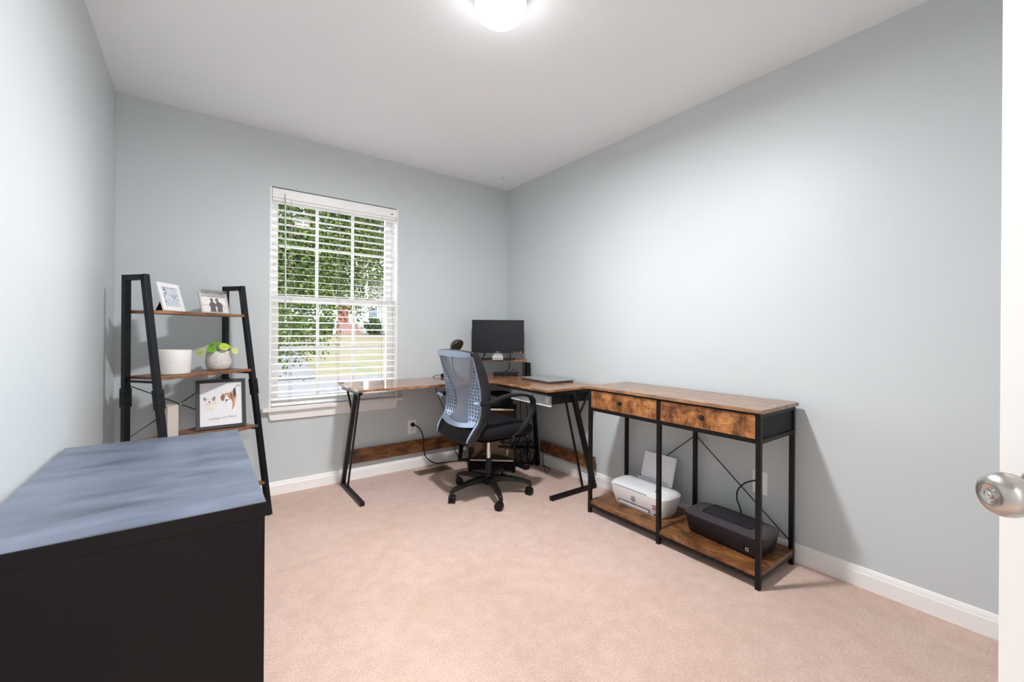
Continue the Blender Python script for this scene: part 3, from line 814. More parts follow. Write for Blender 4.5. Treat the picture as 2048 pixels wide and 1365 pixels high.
part('soil', MB().lathe([(0.0515, 0.0925), (0.051, 0.0960), (0, 0.0985)], n=24), plain('soil', (0.06, 0.04, 0.03), 1.0), pp)
LG = plain('pilea_leaf', (0.16, 0.38, 0.03), 0.35, var=0.25, vscale=30); LY = plain('pilea_leaf_light', (0.42, 0.58, 0.05), 0.35, var=0.2, vscale=30); LP = plain('pilea_leaf_pale', (0.50, 0.55, 0.22), 0.4, var=0.25, vscale=40)
rnd = random.Random(8)
for k, (lx, ly, z, r, mt, tilt, az) in enumerate(((-.080, .055, .108, .024, LP, 1.2, -.3), (-.028, .060, .122, .024, LG, 0.9, 0), (.030, .060, .136, .025, LY, 1.0, .2), (.082, .040, .112, .021, LP, 1.2, .5), (-.010, .015, .152, .022, LG, .5, 0), (.006, -.02, .148, .020, LG, .6, .3), (-.035, -.01, .148, .017, LG, .8, -.4), (.048, .0, .134, .016, LY, .7, .5))):
    A = Matrix.Rotation(az, 3, 'Z') @ Matrix.Rotation(tilt, 3, 'X')
    c0 = Vector((lx, -ly, z))
    st = MB().tube(bez([(lx * .1, -ly * .1, .095), (lx * .5, -ly * .5, z + .004), tuple(c0 - A @ Vector((0, 0, .002)))], 5), 0.0013, 5)
    so = part('leaf', MB().lathe([(0, -.0018), (r * .5, -.0004), (r, .0005), (r * .9, .0016), (r * .4, .0008), (0, -.0002)], c0, 20, A), mt, pp, smooth=50)
    part('stem', st, plain('stem', (0.35, 0.20, 0.10), 0.6), so)

# chevron block vase
m, nt, p = mat('chevron_pattern')
tc = N(nt, 'ShaderNodeTexCoord'); sx = N(nt, 'ShaderNodeSeparateXYZ'); L(nt, tc.outputs['Object'], sx.inputs[0])
def mth(op, a, b=None):
    n = N(nt, 'ShaderNodeMath', operation=op)
    for i, q in enumerate((a, b)):
        if q is None: continue
        if isinstance(q, (int, float)): n.inputs[i].default_value = q
        else: L(nt, q, n.inputs[i])
    return n.outputs[0]
uu = mth('ADD', sx.outputs[0], sx.outputs[1])
zig = mth('MULTIPLY', mth('PINGPONG', uu, 0.0145), 1.1)
st_ = mth('MODULO', mth('ADD', mth('ADD', sx.outputs[2], zig), 1.0), 0.0085)
gt = mth('GREATER_THAN', st_, 0.0052)
mx = N(nt, 'ShaderNodeMix', data_type='RGBA'); L(nt, gt, mx.inputs[0]); mx.inputs[6].default_value = (0.82, 0.78, 0.74, 1); mx.inputs[7].default_value = (0.36, 0.25, 0.20, 1)
L(nt, mx.outputs[2], p.inputs['Base Color']); p.inputs['Roughness'].default_value = 0.6
CHEV = m
c = lw(0.152, 0.075, SHZ[2] + .0006)
o = thing('chevron_box', 'tall pale square box with brown chevron pattern beside the black frame', 'box', tuple(c), 0.72)
part('box_body', MB().box((-.029, -.029, 0), (.029, .029, 0.162)), CHEV, o, bevel=0.0015)
part('box_rim', MB().box((-.029, -.029, 0.1625), (.029, .029, 0.166)), plain('pale_wood', (0.62, 0.52, 0.44), 0.5), o, bevel=0.001)

# ------------------------------------------------------------------ L desk
DZ = 0.730
dk = thing('corner_desk', 'L-shaped rustic brown desk with black Z legs in the corner', 'desk', (1.6, 2.7, 0), 0)
DXL, DYF, DXI, DYE, DYBk, DXBk = 0.812, 2.722, 1.812, 2.062, 3.205, 2.305
def arc_in(cx, cy, r, a0, a1, n=8): return [(cx + r * math.cos(a0 + (a1 - a0) * i / n), cy + r * math.sin(a0 + (a1 - a0) * i / n)) for i in range(n + 1)]
tp1 = [(DXL, DYF), (DXI - 0.07, DYF)] + arc_in(DXI - .07, DYF - .07, .07, math.pi / 2, math.pi / 4, 4)
jx, jy = tp1[-1]
left_poly = [(DXL, DYF), (DXI - 0.07, DYF)] + tp1[2:] + [(DXBk, DYBk), (DXL, DYBk)]
right_poly = [(DXBk, DYBk)] + [(jx, jy)] + arc_in(DXI - .07, DYF - .07, .07, math.pi / 4, 0, 4)[1:] + [(DXI, DYE), (DXBk, DYE)]
part('tabletop', MB().prism(left_poly, DZ - 0.016, DZ), WOODX, dk, bevel=0.0012, world=True)
part('tabletop', MB().prism([(x, y) for x, y in right_poly], DZ - 0.016, DZ), WOODY, dk, bevel=0.0012, world=True)
mb = MB(); zt = DZ - 0.0165
mb.box((DXL + .02, DYBk - .06, zt - .022), (DXBk - .03, DYBk - .035, zt)); mb.box((DXL + .03, DYF + .19, zt - .022), (DXI - .08, DYF + .215, zt))
mb.box((DXBk - .06, DYE + .01, zt - .022), (DXBk - .035, DYBk - .06, zt)); mb.box((DXI + .03, DYE + .01, zt - .022), (DXI + .055, DYF - .05, zt))
mb.box((DXL + .008, DYF + .03, zt - .020), (DXL + .034, DYBk - .061, zt)); mb.box((DXI + .02, DYE + .004, zt - .024), (DXBk - .02, DYE + .03, zt))
each('under_rail', mb, BLACK, dk)
# left Z leg in plane x, right Z leg in plane y
mb = MB(); x = DXL + .022
mb.beam((x, 3.165, .0135), (x, 2.700, .0135), .030, .026)
mb.beam((x, 3.145, .02), (x, 2.855, zt - .012), .028, .028, (1, 0, 0))
mb.beam((x, 3.030, .02), (x, 2.775, zt - .012), .013, .013, (1, 0, 0))
mb.beam((x, 3.060, zt - .012), (x, 2.94, .56), .013, .013, (1, 0, 0))
part('leg', mb, BLACKB, dk, bevel=0.002, world=True)
mb = MB(); y = DYE + .017
mb.beam((2.285, y, .0135), (1.862, y, .0135), .030, .026)
mb.beam((2.268, y, .02), (2.055, y, zt - .012), .030, .030, (0, 1, 0))
mb.beam((2.160, y, .02), (1.975, y, zt - .012), .013, .013, (0, 1, 0))
mb.beam((2.225, y, zt - .012), (2.115, y, .53), .012, .012, (0, 1, 0))
part('leg', mb, BLACK, dk, bevel=0.002, world=True)
mb = MB()
mb.beam((1.80, 3.18, 0), (1.90, 3.18, zt - .01), .026, .026, (0, 1, 0)); mb.beam((1.80, 3.18, .0135), (2.27, 2.72, .0135), .022, .022)
mb.beam((2.27, 2.70, 0), (2.27, 2.78, zt - .01), .026, .026, (1, 0, 0)); mb.beam((1.82, 3.17, .14), (2.27, 2.74, .14), .022, .022)
part('corner_leg', mb, BLACK, dk, bevel=0.002, world=True)
part('stretcher_board', MB().box((DXL + .065, 3.192, 0.130), (1.815, 3.207, 0.232)), BARW, dk, bevel=0.001, world=True)
part('stretcher_board', MB().box((2.290, 2.095, 0.115), (2.305, 2.70, 0.208)), BARY, dk, bevel=0.001, world=True)
part('crank_knob', MB().beam((DXL - .012, 3.19, DZ + .004), (DXL + .03, 3.16, DZ + .004), .008, .006), STEEL, dk, world=True)
# hanging fabric drawer
m, nt, p = mat('crinkled_silver_fabric'); v = coords(nt, (3, 3, 1))
g = noise(nt, v, 14, 5, 0.75, 1.2); r = ramp(nt, g, [(0.3, (0.40, 0.41, 0.43)), (0.5, (0.66, 0.67, 0.70)), (0.7, (0.88, 0.88, 0.90))]); L(nt, r.outputs[0], p.inputs['Base Color']); bump(nt, p, g, 1.0, 0.02); p.inputs['Roughness'].default_value = 0.45
SILF = m
fd = thing('hanging_drawer', 'black under-desk drawer with crinkled silver fabric front', 'drawer', (2.02, 2.3, 0.615), 0)
part('drawer_box', MB().box((1.872, 2.100, 0.624), (2.25, 2.520, 0.690)), plain('black_fabric', (0.012, 0.012, 0.014), 0.9), fd, bevel=0.004, world=True)
rnd = random.Random(2); mb = MB(); ny, nz = 28, 7
vs = []
for i in range(ny + 1):
    for j in range(nz + 1):
        vs.append((1.862 + rnd.uniform(-.007, .007) * (0 < i < ny) - .006 * math.sin(math.pi * j / nz), 2.090 + (2.520 - 2.090) * i / ny, .620 + .066 * j / nz))
fs = [(i * (nz + 1) + j, (i + 1) * (nz + 1) + j, (i + 1) * (nz + 1) + j + 1, i * (nz + 1) + j + 1) for i in range(ny) for j in range(nz)]
mb.add(vs, fs); mb.box((1.866, 2.090, .620), (1.8715, 2.520, .686))
part('fabric_front', mb, SILF, fd, world=True, smooth=60)
part('front_lip', MB().box((1.856, 2.090, .6135), (1.874, 2.520, .6195)), WHITEP, fd, bevel=0.001, world=True)
each('hanger', MB().box((1.90, 2.12, .690), (1.925, 2.14, zt - .0005)).box((1.90, 2.48, .690), (1.925, 2.50, zt - .0005)).box((2.20, 2.12, .690), (2.225, 2.14, zt - .0005)).box((2.20, 2.48, .690), (2.225, 2.50, zt - .0005)), BLACK, fd)

# riser with monitor
ra = math.atan2(2.82 - 3.105, 2.235 - 1.85)
rs = thing('monitor_riser', 'brown monitor riser board on black posts standing on the desk corner', 'riser', (1.850, 3.105, DZ), ra)
RL, RD = 0.485, 0.15
part('riser_board', MB().box((0, 0, 0.125), (RL, RD, 0.141)), rustic('riser_wood', 'x', 1.0, .35, 7.7), rs, bevel=0.001)
for xx in (0.012, RL - .034):
    mb = MB().box((xx, 0.006, 0.0005), (xx + .020, 0.026, 0.1245)).box((xx, RD - .03, 0.0005), (xx + .020, RD - .010, 0.1245)).box((xx, .026, .1045), (xx + .02, RD - .03, .1245))
    part('leg', mb, BLACKB, rs, bevel=0.001)
mo = thing('monitor', 'black flat monitor with silver stand neck on the riser', 'monitor', (2.062, 2.992, DZ + 0.1415), ra)
part('base', MB().prism([(-.15, -.035), (-.14, -.048), (.14, -.048), (.15, -.035), (.15, .06), (-.15, .06)], 0, 0.010), RUBBER, mo, bevel=0.002)
part('stand_neck', MB().add([(-.046, -.052, .0005), (.046, -.052, .0005), (.046, -.020, .035), (-.046, -.020, .035), (-.046, .02, .0105), (.046, .02, .0105), (.046, .02, .035), (-.046, .02, .035)],
     [(0, 1, 2, 3), (4, 7, 6, 5), (0, 4, 5, 1), (1, 5, 6, 2), (2, 6, 7, 3), (3, 7, 4, 0)]).box((-.035, .0, .035), (.035, .02, .20)), plain('silver_plastic', (0.62, 0.61, 0.62), 0.35, 0.3), mo, bevel=0.002)
part('housing', MB().box((-.221, -.022, .056), (.221, .004, .338)).box((-.16, .004, .08), (.16, .03, .30)), plain('monitor_black', (0.008, 0.008, 0.009), 0.4, spec=0.3), mo, bevel=0.003)
part('screen', MB().box((-.206, -.0228, .073), (.206, -.0222, .325)), plain('screen', (0.012, 0.012, 0.017), 0.38, spec=0.3, var=0.02), mo)
Tt = frame3((0, -.0224, .0645), (1, 0, 0), (0, 0, 1))
part('lettering', text_mb('DELL', 0.0125, Tt, .0003), WHITEP, mo)
mb = MB()
for xx in (.138, .150, .166, .178): mb.box((xx - .0022, -.0232, .062), (xx + .0022, -.0222, .0665))
each('button', mb, WHITEP, mo)
m, nt, p = mat('power_led'); p.inputs['Base Color'].default_value = (1, .3, .1, 1); p.inputs['Emission Color'].default_value = (1, .07, .01, 1); p.inputs['Emission Strength'].default_value = 2.2
part('power_light', MB().lathe([(0.0042, 0), (0.0042, .0012), (0, .0014)], (.195, -.0222, .0645), 14, Matrix.Rotation(math.pi / 2, 3, 'X')), m, mo)

# dock box under riser
db = thing('docking_box', 'flat black electronic box with cables under the riser', 'dock', (2.125, 2.965, DZ + .0006), ra + 0.02)
part('case', MB().box((-.105, -.03, .004), (.105, .035, .030)), RUBBER, db, bevel=0.002)
each('foot', MB().box((-.10, -.025, 0), (-.08, .03, .004)).box((.08, -.025, 0), (.10, .03, .004)), RUBBER, db)

# laptop
lpx = thing('laptop', 'closed grey laptop lying on the right wing of the desk', 'laptop', (2.185, 2.50, DZ), math.radians(-4))
part('lower_case', MB().box((-.118, -.185, .002), (.118, .185, .011)), plain('laptop_dark', (0.10, 0.10, 0.11), 0.4, 0.3), lpx, bevel=0.002)
part('lid', MB().box((-.118, -.185, .0125), (.118, .185, .0195)), plain('laptop_lid', (0.50, 0.50, 0.50), 0.35, 0.6, var=0.03), lpx, bevel=0.003)
each('port', MB().box((-.02, -.1858, .004), (.0, -.1852, .009)).box((.02, -.1858, .004), (.04, -.1852, .009)).box((.055, -.1858, .004), (.075, -.1852, .009)).box((.09, -.1858, .004), (.105, -.1852, .009)), BLACK, lpx)
part('emblem', MB().lathe([(0.014, .01955), (0.014, .0198), (0, .0198)], n=24), CHROME, lpx)

# small webcam / adapter on the desk and cables
single('power_adapter', MB().box((1.615, 3.150, DZ + .0003), (1.650, 3.178, DZ + .028)), RUBBER, 'small black power adapter on the desk behind the chair back', 'adapter', bevel=0.003)
single('adapter_cable', MB().tube(bez([(1.613, 3.165, DZ + .015), (1.58, 3.17, DZ + .018), (1.555, 3.19, DZ + .004), (1.57, 3.215, DZ - .01), (1.60, 3.216, .60), (1.68, 3.20, .40), (1.72, 3.213, .26), (1.75, 3.17, .10), (1.80, 3.15, .008)], 8), 0.0028, 6), CORD, 'thin black cable hanging down behind the left wing of the desk', 'cable', smooth=60)
single('monitor_cable', MB().tube(bez([(1.985, 3.070, DZ + .205), (1.972, 3.090, DZ + .155), (1.968, 3.160, DZ + .11), (1.962, 3.150, DZ + .05), (1.960, 3.130, DZ + .004)], 8), 0.0030, 6).tube([(1.9835, 3.071, DZ + .197), (1.9775, 3.080, DZ + .172)], 0.006, 8), CORD, 'black cable with a bead hanging from the left of the monitor', 'cable', smooth=60)
single('monitor_cable', MB().tube(bez([(2.155, 2.95, DZ + .21), (2.185, 2.98, DZ + .155), (2.21, 3.03, DZ + .11), (2.205, 3.02, DZ + .06), (2.16, 2.995, DZ + .040), (2.08, 2.99, DZ + .008)], 8), 0.0036, 6)
       .tube(bez([(2.20, 2.98, DZ + .034), (2.215, 2.965, DZ + .055), (2.24, 2.94, DZ + .03), (2.25, 2.90, DZ + .004)], 8), .0025, 6), CORD, 'black cable looping from the right of the monitor to the box', 'cable', smooth=60)
single('charger_cable', MB().tube(bez([(2.236, 2.80, DZ + .022), (2.26, 2.82, DZ + .012), (2.285, 2.77, DZ + .004), (2.300, 2.70, DZ + .004)], 8), 0.0028, 6), CORD, 'short black cable between riser and the right wall on the desk', 'cable', smooth=60)
# speaker-like black block by riser right leg
single('desk_speaker', MB().box((2.262, 2.838, DZ + .0003), (2.300, 2.885, DZ + .115)), RUBBER, 'narrow upright black box at the right end of the riser', 'speaker', bevel=0.003)

# round desk lamp behind chair
dl = thing('desk_lamp', 'dark oval lamp head with a beige face rising behind the chair back', 'lamp', (1.612, 2.905, DZ + .0006), 0)
LDK = plain('dark_brown_plastic', (0.035, 0.028, 0.028), 0.35)
part('base', MB().lathe([(0.06, 0), (0.06, .008), (0.055, .012), (0, .012)], n=32), LDK, dl, smooth=40)
part('arm', MB().tube(bez([(0, 0, .012), (-.03, .01, .12), (-.02, .02, .20), (.0, .02, .25)], 8), 0.006, 8), LDK, dl, smooth=60)
A = Vector((-.26, .72, .55)).normalized().to_track_quat('Z', 'Y').to_matrix()
hd = part('lamp_head', MB().lathe([(0, .045), (.02, .043), (.042, .034), (.056, .016), (.060, 0), (.057, -.006)][::-1], (.005, .0, .262), 32, A), LDK, dl, smooth=60)
part('lamp_face', MB().lathe([(.0562, -.0055), (.0562, -.0045), (0, -.004)], (.005, 0, .262), 32, A), plain('beige_face', (0.80, 0.62, 0.52), 0.5), hd, smooth=40)

# under-desk cart
cr = thing('storage_cart', 'low black cart with brown shelves under the desk corner', 'cart', (1.86, 2.775, 0), -0.68)
# local x along the front (left to right), y back
W2 = 0.185
SHB = plain('pale_edge', (0.72, 0.62, 0.50), 0.5)
mb = MB()
mb.box((-W2, 0, 0.02), (-W2 + .012, .26, .50)); mb.box((W2 - .012, 0, 0.02), (W2, .26, .50)); mb.box((-W2 + .012, .0, .02), (W2 - .012, .26, .072))
part('frame', mb, BLACK, cr, bevel=0.001)
part('back_panel', MB().box((-W2 + .012, .245, .072), (W2 - .012, .255, .49)), plain('brown_panel', (0.13, 0.072, 0.035), 0.7, var=0.15, vscale=8), cr)
for z in (.100, .502):
    s_o = part('shelf', MB().box((-W2 + .014, .006, z - .014), (W2 - .014, .243, z)), plain('cart_shelf', (0.075, 0.055, 0.028), 0.5, var=0.2, vscale=6), cr)
    part('edge_strip', MB().box((-W2 + .014, .0, z - .013), (W2 - .014, .0055, z - .001)), SHB, s_o)
each('foot', MB().box((-W2, 0, 0), (-W2 + .03, .03, .02)).box((W2 - .03, 0, 0), (W2, .03, .02)).box((-W2, .23, 0), (-W2 + .03, .26, .02)).box((W2 - .03, .23, 0), (W2, .26, .02)), BLACK, cr)
# black bag on the cart, cable bundle beside it
rnd = random.Random(6); mb = MB()
ct = Vector((1.95, 2.83, 0.5035)); nA, nB = 20, 10
vs = []
for j in range(nB + 1):
    ph = math.pi * j / nB
    for i in range(nA):
        a = 2 * math.pi * i / nA; rr = math.sin(ph) ** .6 if 0 < j < nB else 0.001
        k = 1 + rnd.uniform(-.06, .06)
        vs.append((ct.x + .145 * rr * math.cos(a) * k, ct.y + .11 * rr * math.sin(a) * k, ct.z + .062 - .062 * math.cos(ph) * 1.0))
mb.add(vs, [(j * nA + i, j * nA + (i + 1) % nA, (j + 1) * nA + (i + 1) % nA, (j + 1) * nA + i) for j in range(nB) for i in range(nA)])
single('black_bag', mb, plain('bag_fabric', (0.010, 0.010, 0.011), 0.7, var=.3), 'soft black bag lying on the low cart under the desk', 'bag', smooth=50)
mb = MB(); rnd = random.Random(12)
for k in range(12):
    cx, cy, cz = 2.19 + rnd.uniform(-.045, .03), 2.70 + rnd.uniform(-.09, .09), 0.02 + rnd.uniform(.07, .22)
    r1, r2 = rnd.uniform(.03, .065), rnd.uniform(.04, .10); a0 = rnd.uniform(0, 3)
    pts = []
    for i in range(22):
        a = 2 * math.pi * i / 22
        pts.append((cx + r1 * math.cos(a) * math.cos(a0), cy + r1 * math.cos(a) * math.sin(a0), max(.006, cz - .02 + r2 * math.sin(a))))
    mb.tube(pts, 0.0032, 5, closed=True)
mb.tube(bez([(2.27, 2.62, .22), (2.24, 2.60, .10), (2.20, 2.52, .006), (2.28, 2.56, .005), (2.26, 2.64, .02)], 8), .003, 5)
mb.tube(bez([(2.15, 2.75, .70), (2.10, 2.72, .52), (2.13, 2.74, .35), (2.17, 2.72, .2)], 8), .003, 5)
mb.tube(bez([(2.06, 2.90, .70), (2.20, 2.80, .55), (2.19, 2.74, .40), (2.2, 2.72, .2)], 8), .003, 5)
single('cable_bundle', mb, CORD, 'tangled bundle of black cables hanging below the desk in the corner', 'cables', smooth=60)
STRIP = thing('power_strip', 'black power strip lying on the carpet under the cable tangle', 'power strip', (2.13, 2.74, 0), 0)
part('strip_body', MB().box((2.105, 2.66, .0005), (2.155, 2.84, .035)), RUBBER, STRIP, bevel=.004, world=True)
part('switch', MB().box((2.12, 2.67, .0352), (2.14, 2.685, .040)), plain('switch_red', (.4, .03, .02), .4), STRIP, world=True)

# ------------------------------------------------------------------ wall outlets with plugs
PLATEW = plain('plate_white', (0.95, 0.945, 0.94), 0.3, var=0.01)
def outlet(name, label, cx, cz, axis, plug_label_mat=RUBBER):
    """axis 'y': on window wall facing -y; axis 'x': on right wall facing -x"""
    if axis == 'y': base = Vector((cx, YB, cz)); r = Vector((1, 0, 0)); n = Vector((0, -1, 0))
    else: base = Vector((XR, cx, cz)); r = Vector((0, -1, 0)); n = Vector((-1, 0, 0))
    t = thing(name, label, 'outlet', tuple(base), 0)
    F3 = frame3((0, 0, 0), r, (0, 0, 1))        # x right, y up, z out?
    A = F3.to_3x3()
    if (A @ Vector((0, 0, 1))).dot(n) < 0:
        pass
    def bx(mb, x0, x1, z0, z1, d0, d1):
        vs = [r * x + Vector((0, 0, z)) + n * d for d in (d0, d1) for x, z in ((x0, z0), (x1, z0), (x1, z1), (x0, z1))]
        mb.add(vs, [(0, 3, 2, 1), (4, 5, 6, 7), (0, 1, 5, 4), (1, 2, 6, 5), (2, 3, 7, 6), (3, 0, 4, 7)])
    mb = MB(); bx(mb, -.036, .036, -.058, .058, 0.0002, .005); part('cover_plate', mb, PLATEW, t, bevel=0.002)
    for zc in (-.020, .020):
        mb = MB(); bx(mb, -.0165, .0165, zc - .014, zc + .014, .0051, .0070); so = part('socket', mb, WHITEP, t, bevel=0.001)
        mb = MB()
        for xx in (-.0065, .0065): bx(mb, xx - .001, xx + .001, zc - .002, zc + .007, .0070, .0073)
        bx(mb, -.002, .002, zc - .009, zc - .005, .0070, .0073)
        part('slot', mb, BLACK, so)
    return base, r, n
b, r, n = outlet('wall_outlet', 'white double outlet on the window wall under the desk', 1.391, 0.334, 'y')
R3 = Matrix.Rotation(math.pi / 2, 3, 'X')
CORD_A = bez([(1.391, YB - .030, .354), (1.402, YB - .046, .352), (1.435, YB - .050, .325), (1.462, YB - .058, .26), (1.466, YB - .058, .20), (1.472, YB - .058, .14), (1.50, YB - .045, .075), (1.57, YB - .055, .022), (1.66, YB - .06, .014), (1.78, YB - .080, .012), (1.90, YB - .12, .008), (2.03, YB - .20, .007), (2.12, YB - .40, .010)], 10)
pc = part('power_cord', MB().tube(CORD_A, 0.0042, 8), CORD, STRIP, smooth=60, world=True)
part('plug', (lambda q: (setattr(q, 'v', [(x - STRIP.location.x, y - STRIP.location.y, z - STRIP.location.z) for x, y, z in q.v]), q)[1])(MB().lathe([(0.015, 0), (0.017, .006), (0.015, .022), (.008, .030), (0, .030)], (1.391, YB - .0075, .354), 18, R3)), RUBBER, pc, smooth=50)
b, r, n = outlet('wall_outlet', 'white double outlet on the right wall behind the console table', 0.997, 0.334, 'x')
R3y = Matrix.Rotation(-math.pi / 2, 3, 'Y')
# floor vent
m, nt, p = mat('vent_metal'); p.inputs['Base Color'].default_value = (0.22, 0.15, 0.10, 1); p.inputs['Roughness'].default_value = 0.5; p.inputs['Metallic'].default_value = 0.3
fv = thing('floor_vent', 'brown metal floor vent in the carpet under the desk', 'vent', (1.505, 3.075, 0), 0)
mb = MB(); mb.box((-.145, -.055, .0003), (.145, -.042, .006)); mb.box((-.145, .042, .0003), (.145, .055, .006)); mb.box((-.145, -.042, .0003), (-.120, .042, .006)); mb.box((.120, -.042, .0003), (.145, .042, .006))
part('rim', mb, m, fv, bevel=0.0015)
mb = MB()
for i in range(21): mb.box((-.118 + i * .0118, -.042, .001), (-.118 + i * .0118 + .005, .042, .005))
part('louvre', mb, m, fv)
part('dark_well', MB().box((-.120, -.042, .0002), (.120, .042, .0008)), BLACK, fv)

# ------------------------------------------------------------------ console table
ct = thing('console_table', 'rustic brown console table with black frame and two drawers by the right wall', 'table', (2.125, 1.325, 0), 0)
TX0, TX1, TY0, TY1, TZ = 1.922, 2.308, 0.812, 1.832, 0.778
LG0, LG1 = 1.934, 2.302
part('tabletop', MB().box((TX0, TY0, TZ - .017), (TX1, TY1, TZ)), CONTOP, ct, bevel=0.0012, world=True)
lw_ = .0205
def leg(x, y, zt): part('leg', MB().box((x, y, 0.0), (x + lw_, y + lw_, zt)), BLACK, ct, bevel=0.0015, world=True)
for y in (TY0 + .012, 1.316, TY1 - .012 - lw_):
    leg(LG0, y, TZ - .0175); leg(LG1 - lw_, y, TZ - .0175)
ya, ym, yc = TY0 + .012, 1.316, TY1 - .012 - lw_
mb = MB()
for (y0, y1) in ((ya + lw_, ym), (ym + lw_, yc)):
    mb.box((LG0 + .001, y0, .628), (LG0 + .022, y1, .646)); mb.box((LG0 + .006, y0, .752), (LG0 + .022, y1, TZ - .0175))
    mb.box((LG1 - .022, y0, .628), (LG1 - .002, y1, .646)); mb.box((LG1 - .022, y0, .742), (LG1 - .002, y1, TZ - .0175))
    mb.box((LG0 + .001, y0, .040), (LG0 + .022, y1, .0545)); mb.box((LG1 - .022, y0, .040), (LG1 - .002, y1, .0545))
for y in (ya, ym, yc):
    for z0, z1 in ((.628, .646), (.742, TZ - .0175), (.040, .0545)):
        mb.box((LG0 + lw_, y + .001, z0), (LG1 - lw_, y + lw_ - .001, z1))
each('frame_rail', mb, BLACK, ct)
each('side_panel', MB().box((LG0 + lw_, ya + .008, .646), (LG1 - lw_, ya + .012, .742)).box((LG0 + lw_, yc + .012, .646), (LG1 - lw_, yc + .016, .742)), plain('side_black', (0.007, 0.0075, 0.010), 0.6, spec=0.3), ct)
part('shelf_board', MB().box((LG0 + .002, ya + .001, .055), (LG1 - .004, yc + lw_ - .001, .074)), CONSHELF, ct, bevel=0.001, world=True)
for (y0, y1) in ((ya + lw_ + .002, ym - .002), (ym + lw_ + .002, yc - .002)):
    d_ = part('drawer', MB().box((LG0 + .001, y0, .6475), (LG0 + .014, y1, .7505)), CONDRAW, ct, bevel=0.001, world=True)
    part('drawer_box', MB().box((LG0 + .0145 - 2.125, y0 + .01 - 1.325, .650), (LG1 - .03 - 2.125, y1 - .01 - 1.325, .735)), plain('drawer_fabric', (0.02, 0.02, 0.02), 0.9), d_)
    k_ = MB().lathe([(0.005, 0), (0.005, .010), (0.0115, .014), (0.0135, .019), (0.011, .025), (0, .028)], (LG0 + .001 - 2.125, (y0 + y1) / 2 - 1.325, .703), 20, Matrix.Rotation(-math.pi / 2, 3, 'Y'))
    part('knob', k_, plain('knob_black', (0.012, 0.012, 0.012), 0.12), d_, smooth=50)
mb = MB()
mb.tube([(2.299, ym + .012, .52), (2.299, ya + .02, .105)], .0028, 6); mb.tube([(2.299, ym + .012, .52), (2.299, yc + .005, .105)], .0028, 6)
part('cross_brace', mb, BLACK, ct, world=True)

# ------------------------------------------------------------------ printers
def rbox_profile(mb, xs, sections):
    mb.sweep(None, sections)
def rounded_rect(cx, cy, w, d, r, n=5):
    out = []
    for sx, sy, a0 in ((1, 1, 0), (-1, 1, math.pi / 2), (-1, -1, math.pi), (1, -1, 3 * math.pi / 2)):
        for k in range(n + 1):
            a = a0 + math.pi / 2 * k / n
            out.append((cx + sx * (w / 2 - r) + r * math.cos(a), cy + sy * (d / 2 - r) + r * math.sin(a)))
    return out
def stack(layers, n=5):
    """layers: (z, w, d, r, cx, cy)"""
    mb = MB(); secs = [[(x, y, z) for x, y in rounded_rect(cx, cy, w, d, r, n)] for z, w, d, r, cx, cy in layers]
    return mb.sweep(None, secs)
# white printer: local x = width along the front (left->right seen from the room = -y world), local y = depth (away from viewer = +x world)
PZ = 0.0745
WPL = plain('printer_white', (0.78, 0.76, 0.77), 0.4, var=0.02)
pr = thing('white_printer', 'small white printer with paper standing in it on the left of the lower shelf', 'printer', (2.128, 1.548, PZ), -math.pi / 2)
part('body', stack([(0.0, .325, .150, .03, 0, 0), (0.006, .335, .158, .034, 0, 0), (0.060, .372, .178, .040, 0, 0), (0.104, .392, .190, .044, 0, 0), (0.112, .394, .190, .044, 0, 0)]), WPL, pr, smooth=40)
part('lid', stack([(0.1125, .390, .186, .044, 0, 0), (0.122, .384, .176, .046, -.0, .004), (0.130, .360, .150, .045, -.0, .010), (0.134, .30, .11, .04, 0, .014)]), plain('printer_lid', (0.70, 0.70, 0.72), 0.35, var=.02), pr, smooth=40)
part('scanner_slot', MB().box((-.15, -.0945, .1085), (.08, -.078, .1150)), plain('slot_grey', (0.16, 0.16, 0.17), 0.5), pr)
part('control_panel', MB().add([(.092, -.080, .1265), (.174, -.070, .1240), (.172, -.010, .1345), (.098, -.010, .1395), (.092, -.080, .112), (.178, -.070, .112), (.172, -.010, .112), (.098, -.010, .112)], [(0, 1, 2, 3), (4, 7, 6, 5), (0, 4, 5, 1), (1, 5, 6, 2), (2, 6, 7, 3), (3, 7, 4, 0)]), plain('panel_white', (0.8, 0.8, 0.8), 0.3), pr, bevel=0.002)
part('display', MB().add([(.104, -.050, .1336), (.130, -.048, .1326), (.129, -.026, .1370), (.104, -.026, .1382)], [(0, 1, 2, 3)]), plain('display_dark', (0.06, 0.06, 0.07), 0.2), pr)
part('output_slot', MB().add([(-.125, -.0845, .030), (.095, -.0845, .030), (.095, -.0855, .0345), (-.125, -.0855, .0345)], [(0, 1, 2, 3)]).box((-.125, -.0848, .016), (.095, -.0800, .030)), [plain('slot_shadow', (0.05, 0.05, 0.05), 0.6)], pr)
part('output_flap', MB().beam((-.118, -.0858, .023), (.090, -.0858, .023), .003, .011, (0, 0, 1)), plain('flap', (0.62, 0.62, 0.64), 0.4), pr)
mk = each('ink_mark', MB().box((.118, -.0930, .066), (.142, -.0900, .0715)).box((.118, -.0915, .050), (.142, -.0885, .0555)), plain('mark_purple', (0.30, 0.04, 0.16), 0.5), pr)
part('sticker', MB().box((.125, -.0858, .014), (.137, -.0835, .024)), plain('sticker_black', (0.03, 0.03, 0.03), 0.5), pr)
